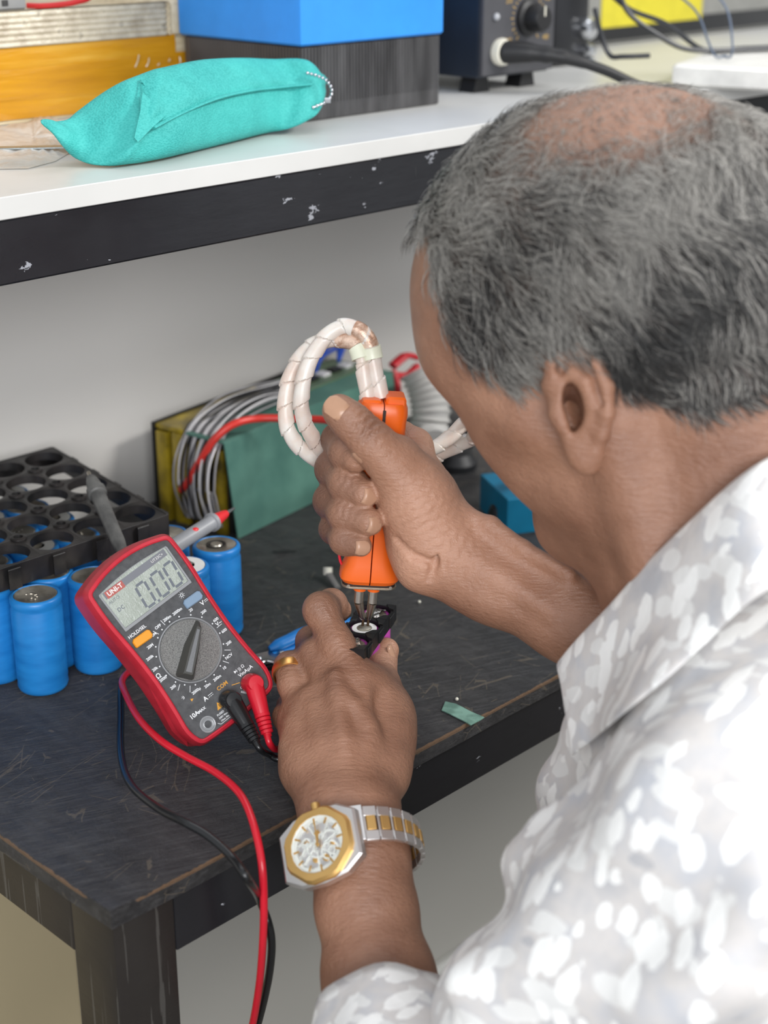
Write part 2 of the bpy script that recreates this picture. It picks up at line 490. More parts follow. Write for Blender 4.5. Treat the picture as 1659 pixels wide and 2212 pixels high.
def duo_box():
    a = onz(655, 265, SH)
    M = Matrix.Translation((a[0], a[1], SH))
    t = thing('storage_box', 'bright blue box with a black corrugated lower half on the shelf', 'box', M)
    w = onz(926, 222, SH)[0]-a[0]; d = 0.132; hb = 0.052
    m = NT('black_corrugated_board'); cc = m.coord((1, 1, 1))
    wv = m.n('ShaderNodeTexWave', _wave_type='BANDS', _bands_direction='X'); wv.inputs['Scale'].default_value = 95; m.l(cc, wv.inputs['Vector'])
    b = m.ramp(m.noise(m.coord((6, 1, 1)), 14, 6), [(0.3, lin(44, 43, 44)), (0.7, lin(80, 79, 80))])
    m.set(Base_Color=b, Roughness=0.4, Normal=m.bump(wv.outputs['Fac'], 0.35, 0.001))
    mesh('lower_shell', *box(0, w, 0, d, 0.0, hb, 0.002), m.m, t, True, 30)
    # proud flutes on the front and left faces, one strip of relief
    g = Geo()
    k = 0
    while k*0.0032 < w-0.004:
        g.add(box(0.002+k*0.0032, 0.0036+k*0.0032, -0.0006, 0.0004, 0.012, hb-0.001)); k += 1
    for k in range(39):
        g.add(box(-0.0006, 0.0004, 0.002+k*0.0032, 0.0036+k*0.0032, 0.012, hb-0.001))
    g.obj('corrugation', m.m, t, False)['kind'] = 'stuff'
    blue = pmat('blue_plastic', lin(46, 140, 226), 0.42, var=0.03)
    mesh('blue_case', *box(-0.0035, w+0.001, -0.003, d+0.002, hb+0.0005, hb+0.11, 0.0025), blue, t, True, 30)
duo_box()

def pouch():
    """teal non-woven pouch lying on the shelf, lofted between its seams"""
    # outline pairs (upper edge pixel, lower edge pixel) from the left tip to the bead end
    st = [((88, 263), (89, 265)), ((112, 267), (112, 281)), ((140, 264), (140, 312)), ((165, 242), (168, 336)), ((215, 205), (205, 352)), ((260, 178), (250, 356)),
          ((305, 160), (300, 352)), ((360, 145), (360, 340)), ((430, 132), (430, 324)), ((510, 128), (510, 304)), ((580, 130), (580, 286)),
          ((640, 128), (625, 278)), ((668, 138), (662, 262)), ((690, 160), (690, 238)), ((712, 165), (706, 180))]
    P0 = onz(300, 354, SH); P1 = onz(640, 272, SH); ax = unit(P1-P0)
    n = 40; m = len(st)
    cen = []
    up_pts, lo_pts = [], []
    lo_z = [0.030, 0.024, 0.015, 0.007, 0.003, 0.002, 0.0012, 0.002, 0.0012, 0.0015, 0.002, 0.004, 0.008, 0.013, 0.018]
    for (u, l), lz in zip(st, lo_z):
        lo = onz(l[0], l[1], SH+lz)
        # the top seam lies behind the lower edge: same depth plane plus a little
        tl = (lo-CAM)@FW
        lo_pts.append(lo); up_pts.append(at(u[0], u[1], tl+0.018))
    U = spline(up_pts, 5); Lo = spline(lo_pts, 5)
    S = len(U)
    v = []; f = []
    for i in range(S):
        a, b = Lo[i], U[i]; s = i/(S-1)
        h = b-a; nrm = unit(np.cross(ax, h)); 
        if nrm@FW > 0: nrm = -nrm
        bul = np.linalg.norm(h)*0.27*(math.sin(math.pi*min(1, max(0, s)))**0.55)+0.0006
        for k in range(n):
            th = 2*math.pi*k/n
            y = 0.5-0.5*math.cos(th); z = math.sin(th)
            # two facets meeting in the raised side seam
            zz = (abs(z)**0.8)*(1 if z > 0 else -1)
            p = a+h*y+nrm*bul*zz
            if z > 0:
                seam = 0.62-0.35*s if s < 0.45 else 0.46+0.10*(s-0.45)/0.55
                p = p+nrm*0.0022*math.exp(-((y-(0.30+0.42*s))/0.05)**2)*(1 if 0.3 < s else 0)
                p = p-nrm*0.0045*math.exp(-((s-0.30-0.10*y)/0.035)**2)*(0.5+0.5*math.sin(3*y+0.5))
                p = p+nrm*0.0035*math.exp(-((s-0.345-0.10*y)/0.02)**2)
                p = p+nrm*0.0012*math.sin(s*40+y*9)*y*(1-y)*3
            else:
                p[2] = max(p[2], SH+0.0008)
            v.append(p)
    for i in range(S-1):
        for k in range(n):
            j = (k+1) % n; f.append((i*n+k, (i+1)*n+k, (i+1)*n+j, i*n+j))
    f.append(tuple(range(n))); f.append(tuple(range((S-1)*n, S*n))[::-1])
    m_ = NT('teal_nonwoven_fabric'); cc = m_.coord()
    vo = m_.n('ShaderNodeTexVoronoi'); vo.inputs['Scale'].default_value = 620; m_.l(m_.coord((1, 1, 1.8), (0.4, 0.2, 0.7)), vo.inputs['Vector'])
    b = m_.ramp(m_.noise(cc, 40, 5), [(0.3, lin(36, 150, 146)), (0.7, lin(54, 172, 166))])
    b = m_.mix(m_.ramp(vo.outputs['Distance'], [(0.2, 0.0), (0.7, 0.35)]), b, lin(84, 196, 190))
    hgt = m_.math('ADD', vo.outputs['Distance'], m_.math('MULTIPLY', m_.noise(cc, 90, 4), 1.5))
    m_.set(Base_Color=b, Roughness=0.7, Normal=m_.bump(hgt, 0.5, 0.0006))
    t = thing('fabric_pouch', 'teal non-woven fabric pouch with bead chain lying on the shelf edge', 'pouch')
    mesh('pouch_body', v, f, m_.m, t)
    # folded corner flap hanging over the front, and side seam
    va = np.array(v); dv = va-CAM; tv = dv@FW; xv = CX+F_PX*(dv@RT)/tv; yv = CY-F_PX*(dv@UP)/tv
    def P(x, y, dd=0.0):
        for R in (9, 14, 22, 40):
            mk = np.hypot(xv-x, yv-y) < R
            if mk.any(): return at(x, y, tv[mk].min()+dd)
    q = [P(303, 172, 0.001), P(309, 200, -0.003), P(304, 240, -0.005), P(291, 298, -0.004), P(299, 308, -0.004), P(330, 276, -0.003), P(360, 250, 0.001)]
    v2 = [tuple(p) for p in q]+[tuple(p-FW*0.0012) for p in q]
    nq = len(q)
    f2 = [(0, 1, 2), (2, 3, 4), (2, 4, 5), (1, 2, 5), (1, 5, 6)]
    f2 += [tuple(nq+i for i in reversed(a)) for a in f2]+[(i, (i+1) % nq, nq+(i+1) % nq, nq+i) for i in range(nq)]
    mesh('corner_flap', v2, f2, m_.m, t, True, 40)
    g = Geo(); sp = spline([P(330, 276, -0.002), P(400, 240, -0.001), P(470, 212, -0.001), P(540, 196, -0.001), P(610, 188, -0.001), P(672, 182, 0.0)], 6)
    g.add(tube(sp, 0.0022, 10, flat=0.45)); g.obj('side_seam', m_.m, t)
    ch = pmat('chain_chrome', lin(200, 200, 205), 0.12, 1.0)
    tc0 = (P(668, 160)-CAM)@FW-0.003
    cp = spline([at(x, y, tc0) for (x, y) in ((664, 158), (686, 164), (706, 175), (717, 195), (712, 212), (700, 222), (676, 232))], 12)
    d = np.concatenate([[0], np.cumsum(np.linalg.norm(np.diff(cp, axis=0), axis=1))])
    k = 0
    sph = None
    for s in np.arange(0, d[-1], 0.0027):
        p = [np.interp(s, d, cp[:, i]) for i in range(3)]
        if sph is None:
            sph = mesh('bead', *sphere((0, 0, 0), 0.00115, 10, 6), ch, t)
            sph.location = p
        else:
            o = sph.copy(); scn.collection.objects.link(o); o.location = p
    g = Geo(); g.add(tube(cp, 0.0003, 5)); g.obj('chain_wire', ch, t)
    g = Geo(); g.add(rod(cp[-20]-RT*0.002, cp[-20]+RT*0.002, 0.0018, n=10)); g.obj('chain_clasp', ch, t)
pouch()

def plastic_sheet():
    m = NT('clear_plastic_bag'); cc = m.coord()
    m.set(Base_Color=m.ramp(m.noise(cc, 30, 6), [(0.3, lin(205, 198, 188)), (0.7, lin(240, 236, 230))]), Roughness=0.18,
          Normal=m.bump(m.noise(cc, 45, 6), 0.8, 0.002), Alpha=0.72)
    poly = [(-60, 368), (60, 366), (120, 350), (150, 332), (168, 318), (130, 300), (128, 262), (96, 241), (70, 262), (0, 276), (-60, 280)]
    P = np.array([onz(x, y, SH)[:2] for x, y in poly]); c = P.mean(0)
    v = []; f = []; rings = 7; n = len(P)*4
    Q = np.array([P[(i//4) % len(P)]*(1-(i % 4)/4)+P[(i//4+1) % len(P)]*((i % 4)/4) for i in range(n)])
    for r in range(rings+1):
        s = 1-r/rings
        for i, q in enumerate(Q):
            p = c+(q-c)*s
            z = SH+0.0006+0.0026*(1-abs(2*s-1))+0.0016*abs(math.sin(p[0]*260+p[1]*90))*(1 if 0 < r else 0)
            v.append((p[0], p[1], z))
    for r in range(rings):
        for i in range(n):
            j = (i+1) % n; f.append((r*n+i, r*n+j, (r+1)*n+j, (r+1)*n+i))
    o = mesh('plastic_bag', v, f, m.m, None, True)
    tag(o, 'crumpled clear plastic bag flat on the shelf left of the teal pouch', 'bag')
    st = pmat('brushed_steel', lin(150, 158, 160), 0.3, 0.9)
    a, b = onz(-40, 322, SH+.0038), onz(165, 318, SH+.0038)
    d = unit(b-a); n_ = unit(np.cross(V(0, 0, 1), d))
    g = Geo(); g.add(box(0, np.linalg.norm(b-a), -0.0045, 0.0045, 0, 0.0009, 0.0004), frame(a, d, n_, V(0, 0, 1)))
    tag(g.obj('steel_strip', st), 'thin grey steel strip lying on the plastic bag on the shelf', 'ruler')
plastic_sheet()

def top_left_part():
    c0 = onz(0, 272, SH); zt = SH+0.0765
    g = thing('grey_connector', 'grey plastic connector block on top of the yellow box', 'connector')
    a = ony(60, 40, c0[1]+0.004); 
    gm = pmat('grey_plastic', lin(150, 148, 144), 0.45)
    M = Matrix.Translation((a[0]-0.05, c0[1]+0.004, zt))
    ge = Geo(); ge.add(box(0, 0.05, 0, 0.03, 0, 0.022, 0.002), M); ge.obj('block', gm, g)
    dk = pmat('dark_slot', lin(60, 58, 56), 0.6)
    for k, (x, z, w, h) in enumerate(((0.012, 0.014, 0.006, 0.003), (0.024, 0.013, 0.007, 0.004), (0.038, 0.013, 0.006, 0.004), (0.014, 0.006, 0.008, 0.002), (0.030, 0.005, 0.005, 0.004))):
        ge = Geo(); ge.add(box(x, x+w, -0.0006, 0.001, z-h/2, z+h/2, 0.0004), M); ge.obj('slot', dk, g)
    red = pmat('red_wire_skin', lin(196, 40, 44), 0.3)
    P = [at(x, y, 1.13) for (x, y) in ((58, 12), (90, 13), (130, 10), (165, 4), (200, -12), (240, -40))]
    P[-1][2] = zt+0.03
    ge = Geo(); ge.add(tube(spline(P, 6), 0.0021, 10))
    tag(ge.obj('red_wire', red), 'red wire leaving the grey connector on the yellow box', 'wire')
top_left_part()

def solder_station():
    a = onz(1040, 172, SH+0.012)
    M = Matrix.Translation((a[0], a[1], SH))
    t = thing('soldering_station', 'black soldering station with round dial and white socket on the shelf', 'soldering station', M)
    navy = pmat('dark_navy_case', lin(26, 34, 46), 0.4)
    face = pmat('dark_grey_panel', lin(66, 66, 70), 0.55)
    gold = pmat('gold_print', lin(190, 158, 96), 0.5)
    wht = pmat('cream_plastic', lin(226, 222, 206), 0.4)
    blk = pmat('black_rubber', lin(22, 22, 24), 0.5)
    W, D, H = 0.092, 0.19, 0.125
    mesh('case', *box(0, W, 0.004, D, 0.012, H, 0.003), navy, t, True, 30)
    mesh('front_panel', *box(0.001, W-0.001, 0.0, 0.0045, 0.014, H-0.002, 0.001), face, t, True, 30)
    for (x, y) in ((0.012, 0.012), (W-0.022, 0.012), (0.012, D-0.03), (W-0.022, D-0.03)):
        mesh('foot', *prism([(-0.008, 0), (0.012, 0), (0.009, 0.013), (-0.004, 0.013)], 0, 0.016), blk, t, False).matrix_local = Matrix.Translation((x, y+0.016, 0)) @ Matrix.Rotation(math.pi/2, 4, 'X')
    R = Matrix.Rotation(math.pi/2, 4, 'X')
    k = ony(1140, 38, a[1])-np.array([a[0], a[1], SH])
    kn = mesh('dial_knob', *lathe([(0.0145, 0), (0.0145, 0.003), (0.011, 0.005), (0.0105, 0.016), (0.009, 0.018)], 28), blk, t, True, 35)
    kn.matrix_local = Matrix.Translation((k[0], 0.0, k[2])) @ R
    pn = mesh('pointer', *box(-0.0007, 0.0007, 0.002, 0.010, 0.018, 0.0184), wht, kn, False)
    g = Geo()
    for i in range(23):
        an = math.radians(-140+280*i/22)
        L = 0.0035 if i % 2 == 0 else 0.002
        g.add(box(-0.0004, 0.0004, 0.018, 0.018+L, 0, 0.0003), Matrix.Translation((k[0], -0.0002, k[2])) @ R @ Matrix.Rotation(-an, 4, 'Z'))
    for s, an, rr in (('200', -125, 0.029), ('250', -60, 0.028), ('300', 0, 0.027), ('400', 60, 0.028), ('480', 125, 0.029)):
        x, y = rr*math.sin(math.radians(an)), rr*math.cos(math.radians(an))
        g.add(text_geo(s, 0.0055, (x, y, 0)), Matrix.Translation((k[0], -0.0003, k[2])) @ R)
    g.obj('dial_markings', gold, t, False)['kind'] = 'stuff'
    led = ony(1070, 36, a[1])-np.array([a[0], a[1], SH])
    mesh('indicator_lamp', *lathe([(0.003, 0), (0.003, 0.002), (0.0018, 0.0035)], 14), pmat('lamp_grey', lin(170, 172, 176), 0.3), t).matrix_local = Matrix.Translation((led[0], 0, led[2])) @ R
    s = ony(1078, 112, a[1])-np.array([a[0], a[1], SH])
    mesh('socket', *lathe([(0.0105, 0), (0.0112, 0.003), (0.0100, 0.007), (0.0080, 0.007), (0.0078, 0.002)], 28), wht, t, True, 35).matrix_local = Matrix.Translation((s[0], 0, s[2])) @ R
    g = Geo()
    b0 = V(a[0]+s[0], a[1]-0.002, SH+s[2])
    Pp = spline([b0, b0+V(0.012, -0.022, 0.000), b0+V(0.030, -0.045, -0.004), b0+V(0.055, -0.065, -0.014), b0+V(0.085, -0.08, -0.028), b0+V(0.12, -0.09, -0.034)], 10)
    d = np.linspace(0, 1, len(Pp)); rad = np.where(d < 0.5, 0.0088-0.0085*d, 0.0042)
    o = mesh('station_cable', *tube(Pp, rad, 12, rad=lambda s_, th: 1+(0.10*(1 if math.sin(s_*2600) > 0 else 0) if s_ < 0.055 else 0)), blk)
    tag(o, 'black ribbed handpiece cable plugged into the soldering station', 'cable')
solder_station()

def right_clutter():
    blk = pmat('black_device_plastic', lin(26, 27, 31), 0.3)
    chrome = pmat('device_chrome', lin(210, 212, 216), 0.12, 1.0)
    a = onz(1232, 150, SH)
    t = thing('black_meter_box', 'small black device with a silver knob right of the soldering station', 'device', Matrix.Translation((a[0], a[1]+0.02, SH)))
    mesh('case', *box(0, 0.052, 0, 0.12, 0.001, 0.10, 0.004), blk, t, True, 30)
    R = Matrix.Rotation(math.pi/2, 4, 'X')
    for (x, y, r) in ((1262, 62, 0.0105), (1266, 108, 0.006), (1262, 130, 0.004)):
        k = ony(x, y, a[1]+0.02)-np.array([a[0], a[1]+0.02, SH])
        mesh('knob', *lathe([(r, 0), (r, 0.006), (r*0.8, 0.010), (r*0.3, 0.0108)], 22), chrome if r < 0.011 else blk, t, True, 40).matrix_local = Matrix.Translation((min(0.046, k[0]), 0, k[2])) @ R
    # tray with a yellow label, further back
    b = onz(1310, 118, SH)
    t = thing('instrument_case', 'pale grey instrument case with a yellow front label at the shelf back', 'instrument case', Matrix.Translation((b[0], b[1]+0.06, SH)))
    grey = pmat('pale_grey_case', lin(128, 128, 124), 0.5)
    mesh('case', *box(0, 0.42, 0, 0.10, 0.001, 0.16, 0.004), grey, t, True, 30)
    yl = pmat('yellow_label', lin(196, 184, 44), 0.5)
    k0 = ony(1296, 62, b[1]+0.06)-np.array([b[0], b[1]+0.06, SH]); k1 = ony(1512, 58, b[1]+0.06)-np.array([b[0], b[1]+0.06, SH])
    mesh('yellow_label', *box(max(0.002, k0[0]), k1[0], -0.0012, 0.0008, k0[2], 0.155, 0.0005), yl, t, True, 30)
    mesh('dark_slot', *box(0.0, 0.41, -0.001, 0.001, 0.004, 0.022, 0.0005), blk, t, True, 30)
    # white paper cups and sheets at the far right
    wh = pmat('white_plastic', lin(236, 234, 228), 0.4)
    c = onz(1545, 150, SH)
    o = mesh('white_puck', *lathe([(0.013, 0), (0.013, 0.012), (0.010, 0.016)], 22), wh); o.location = (c[0], c[1], SH+.0005)
    tag(o, 'small round white cap standing on the shelf behind the head', 'cap')
    c = onz(1625, 190, SH)
    g = Geo(); g.add(box(-0.05, 0.10, -0.05, 0.05, 0, 0.018, 0.004), Matrix.Translation((c[0]+0.02, c[1]+0.02, SH+.0005)) @ Matrix.Rotation(0.3, 4, 'Z'))
    tag(g.obj('white_box', wh), 'flat white box on the shelf at the right edge of the view', 'box')
    cab = pmat('cable_black', lin(38, 40, 44), 0.4); cab2 = pmat('cable_grey_blue', lin(92, 104, 122), 0.4)
    runs = [((1300, -30, 1.36), (1360, 20, 1.36), (1440, 52, 1.37), (1520, 110, 1.38), (1600, 150, 1.40), (1700, 175, 1.42)),
            ((1335, -20, 1.34), (1360, 30, 1.34), (1420, 75, 1.35), (1480, 105, 1.36), (1560, 128, 1.38), (1690, 140, 1.4)),
            ((1420, -40, 1.33), (1500, 20, 1.33), (1530, 90, 1.33), (1545, 140, 1.33), (1565, 170, 1.34)),
            ((1530, -30, 1.32), (1570, 20, 1.32), (1582, 90, 1.32), (1576, 150, 1.33), (1555, 185, 1.34)),
            ((1285, 20, 1.34), (1300, 80, 1.33), (1318, 120, 1.33), (1345, 150, 1.33), (1400, 160, 1.34))]
    lbl = ['black cable crossing in front of the yellow label to the right edge', 'second black cable sagging below the first behind the head',
           'thin grey blue wire hanging down right of the yellow label', 'rightmost thin grey blue wire looping above the white cap', 'black cable coiled beside the small black device']
    for i, r in enumerate(runs):
        P = [at(x, y, tt) for (x, y, tt) in r]
        for p in P: p[2] = max(p[2], SH+0.022)
        g = Geo(); g.add(tube(spline(P, 6), 0.0022 if i in (0, 1, 4) else 0.0010, 8))
        tag(g.obj('cable', cab if i in (0, 1, 4) else cab2), lbl[i], 'cable', 'cables on the shelf')
right_clutter()
# ------------------------------------------------------------------ blue cells and the black cell rack
BZ = 0.75
M_BLUE = None
def cell_materials():
    m = NT('blue_shrink_wrap'); c = m.coord()
    b = m.ramp(m.noise(m.coord((1, 1, 4)), 30, 4), [(0.3, lin(24, 112, 184)), (0.7, lin(40, 136, 208))])
    m.set(Base_Color=b, Roughness=0.32, Normal=m.bump(m.noise(m.coord((1, 1, 5)), 60, 3), 0.04, 0.001))
    s = NT('cell_steel'); c = s.coord()
    s.set(Base_Color=s.ramp(s.noise(c, 90, 5), [(0.35, lin(146, 138, 124)), (0.6, lin(204, 198, 184))]), Metallic=0.85, Roughness=0.33,
          Normal=s.bump(s.noise(c, 160, 4), 0.3, 0.001))
    return m.m, s.m
M_BLUE, M_CELLSTEEL = cell_materials()
M_TABSTEEL = pmat('shiny_weld_tab', lin(210, 206, 200), 0.2, 1.0, bump=0.5, bs=300)
M_WHITE = pmat('white_insulator', lin(235, 235, 230), 0.5)
M_DARKCORE = pmat('dark_recess', lin(40, 36, 32), 0.7)
CR, CH = 0.0160, 0.064
def make_cell(kind):
    r, h = CR, CH
    t = thing('battery_cell', 'cell', 'battery')
    prof = [(r*0.90, 0.0), (r-0.0008, 0.0008), (r, 0.003), (r-0.0004, 0.006), (r, 0.008), (r, h-0.009), (r-0.0005, h-0.0075), (r-0.0005, h-0.006), (r, h-0.0045),
            (r, h-0.0015), (r-0.0008, h-0.0003), (r-0.0022, h), (r-0.0026, h-0.0006), (r-0.0026, h-0.004)]
    mesh('wrap', *lathe(prof, 36), M_BLUE, t, True, 50)
    mesh('metal_end', *lathe([(r-0.0027, h-0.002), (r-0.0027, h-0.0004), (r-0.0034, h-0.0002), (r-0.004, h-0.0006), (0.0002, h-0.0006)], 36), M_CELLSTEEL, t, True, 40)
    if kind == 'plus':
        mesh('insulator_ring', *lathe([(r-0.0028, h-0.0006), (r-0.0028, h+0.0003), (0.0068, h+0.0003), (0.0068, h-0.0006)], 32), M_WHITE, t, True, 40)
        mesh('button', *lathe([(0.0052, h-0.0006), (0.0052, h+0.0014), (0.0044, h+0.0018), (0.0001, h+0.0018)], 24), M_CELLSTEEL, t, True, 40)
    elif kind == 'dimple':
        mesh('centre_recess', *lathe([(0.0066, h-0.0006), (0.0066, h+0.0002), (0.0056, h+0.0002), (0.0052, h-0.0004), (0.0001, h-0.0005)], 28), M_DARKCORE, t, True, 40)
        mesh('centre_cap', *lathe([(0.0042, h-0.0005), (0.0036, h+0.0004), (0.0001, h+0.0004)], 20), M_CELLSTEEL, t, True, 40)
    else:
        g = Geo()
        for k in range(9):
            a = rng.rand()*6.28; q = rng.rand()*0.006
            g.add(sphere((q*math.cos(a), q*math.sin(a), h-0.0005), 0.0007, 8, 5, (1.6, 1, 0.5)))
        g.obj('weld_spots', M_TABSTEEL, t)['kind'] = 'stuff'
    return t
_cells = {}
def place_cell(kind, x, y, label, rz=0.0, z=BZ+0.0003, group=None):
    if kind not in _cells:
        o = _cells[kind] = make_cell(kind)
    else:
        o = copy_tree(_cells[kind])
    o['label'] = label
    if group: o['group'] = group
    o.location = (x, y, z); o.rotation_euler = (0, 0, rz)
    return o
def cell_px(kind, px, py, label, rz=0.0):
    """px,py: centre of the cell's top face in the photograph"""
    p = onz(px, py, BZ+CH)
    return place_cell(kind, p[0], p[1], label, rz)
cell_px('plain', 76, 1283, 'blue cell standing at the front left with bare welded silver top', 0.4)
cell_px('plain', 104, 1234, 'blue cell behind the front left one under the rack edge', 1.7)
cell_px('plain', 200, 1243, 'blue cell half hidden by the left side of the red multimeter', 2.6)
cell_px('dimple', 467, 1176, 'tall blue cell standing alone right of the multimeter with round centre cap', 0)
cell_px('plus', 398, 1222, 'blue cell with white ring top peeking out right of the multimeter', 0)
cell_px('plain', 356, 1152, 'blue cell behind the multimeter top below the grey and red probe', 0.9)
cell_px('plain', -22, 1262, 'blue cell cut off by the left edge of the photo', 0.9)

RZ0, RZ1 = BZ+CH+0.0015, BZ+CH+0.0165
def rack():
    org = onz(112, 1166, RZ1)[:2]
    hA = onz(151, 1104, RZ1)[:2]; hB = onz(197, 1141, RZ1)[:2]; hC = onz(135, 1015, RZ1)[:2]; hD = onz(25, 1196, RZ1)[:2]
    e1 = (onz(197, 1141, RZ1)[:2]-onz(25, 1196, RZ1)[:2])/2
    e1 = unit(e1)*0.0325
    e2 = (onz(135, 1015, RZ1)[:2]-onz(112, 1166, RZ1)[:2]-2*e1)/3
    # square up: rows along e1, columns leaning as in the photograph
    e2 = unit(e2)*0.0338
    t = thing('cell_rack', 'black plastic cell holder rack with round holes lying on the blue cells', 'cell holder')
    blk = NT('dusty_black_plastic'); c = blk.coord()
    blk.set(Base_Color=blk.ramp(blk.noise(c, 35, 6), [(0.35, lin(18, 18, 19)), (0.7, lin(50, 46, 45))]), Roughness=0.42,
            Normal=blk.bump(blk.noise(c, 200, 4), 0.2, 0.001))
    M = blk.m
    R = 0.0147
    I0, I1, J0, J1 = -3, 3, 0, 5     # cell index ranges (columns, rows)
    hw = 0.5
    def P(i, j): return org+e1*i+e2*j
    # each cell of the plate is a square with a round hole; built as one moulded plate
    g = Geo(); nseg = 24
    for i in range(I0, I1):
        for j in range(J0, J1):
            c = P(i, j)
            v = []; f = []
            for k in range(nseg):
                a = 2*math.pi*k/nseg+math.pi/4
                u, w = math.cos(a), math.sin(a); s = 0.5/max(abs(u), abs(w))
                q = c+e1*u*s+e2*w*s
                hx = c+R*(unit(e1)*u+unit(e2)*w)
                v += [(q[0], q[1], RZ1), (hx[0], hx[1], RZ1-0.0004), (hx[0], hx[1], RZ1-0.0065), (q[0], q[1], RZ1-0.0055)]
            for k in range(nseg):
                m = (k+1) % nseg
                a, b = 4*k, 4*m
                f += [(a, b, b+1, a+1), (a+1, b+1, b+2, a+2), (a+2, b+2, b+3, a+3)]
            g.add((v, [q[::-1] for q in f]))
    g.obj('rack_plate', M, t, True, 40)
    # outer wall with dovetail tabs
    A, B, Cc, D = P(I0-.5, J0-.5), P(I1-.5, J0-.5), P(I1-.5, J1-.5), P(I0-.5, J1-.5)
    def wall(a, b):
        d = unit(b-a); n = V(d[1], -d[0]); L = np.linalg.norm(b-a)
        M4 = frame((a[0], a[1], 0), (d[0], d[1], 0), (-n[0], -n[1], 0), (0, 0, 1))
        gg = Geo(); gg.add(box(0, L, -0.0012, 0.0006, RZ0, RZ1+0.0003, 0.0004), M4)
        s = 0.010
        while s < L-0.008:
            gg.add(prism([(s-0.0035, -0.001), (s-0.0045, -0.0042), (s+0.0045, -0.0042), (s+0.0035, -0.001)], RZ0, RZ1-0.001, 0.0004), M4)
            s += 0.01625*2
        return gg
    for (a, b) in ((A, B), (B, Cc), (Cc, D), (D, A)):
        wall(a, b).obj('rack_wall', M, t, True, 30)
    # raised small bosses with dark holes between the cells
    first = None
    for i in range(I0, I1-1):
        for j in range(J0, J1-1):
            c = P(i+.5, j+.5)
            if first is None:
                first = mesh('boss', *lathe([(0.0054, 0), (0.0054, 0.0010), (0.0048, 0.0014), (0.0032, 0.0014), (0.0030, -0.004), (0.0001, -0.004)], 18), M, t, True, 40)
                first.location = (c[0], c[1], RZ1); fo = first
            else:
                o = first.copy(); scn.collection.objects.link(o); o.location = (c[0], c[1], RZ1)
    # cells under the rack
    n = 0
    for (i, j) in ((-1, 3), (0, 1), (1, 1), (-1, 1), (-2, 1), (0, 2), (-1, 2), (-2, 2), (0, 3), (1, 2), (1, 3), (-2, 0), (0, 4), (1, 4)):
        c = P(i, j)+V(0.007*(rng.rand()-.5), 0.005*(rng.rand()-.5)-0.002)
        row = ('front', 'second', 'third', 'fourth', 'rear')[j]
        place_cell('plus' if (i+j) % 2 else 'plain', c[0], c[1],
                   'blue cell under the %s row of rack holes, %s from the right' % (row, ('first', 'second', 'third', 'fourth', 'fifth', 'sixth')[2-i]), rng.rand()*6, group='blue cells under the rack')
    # crumpled white paper scraps in the rear holes
    wp = pmat('white_paper', lin(225, 222, 218), 0.7)
    k = 0
    for (i, j) in ((0, 4), (1, 4), (1, 3), (-1, 3), (-1, 4), (2, 2)):
        c = P(i, j)
        g = Geo()
        for q in range(4):
            g.add(sphere((c[0]+0.005*(rng.rand()-.5), c[1]+0.005*(rng.rand()-.5)-0.003, BZ+CH+0.005+0.001*q), 0.005, 9, 6, (1.2, 1, 0.35)))
        tag(g.obj('paper_scrap', wp), 'crumpled white paper scrap in the %s rack row, %s hole from the right' % (('front', 'second', 'third', 'fourth', 'rear')[j], ('first', 'second', 'third', 'fourth', 'fifth', 'sixth')[2-i]), 'paper scrap', 'paper scraps in the rack')
rack()

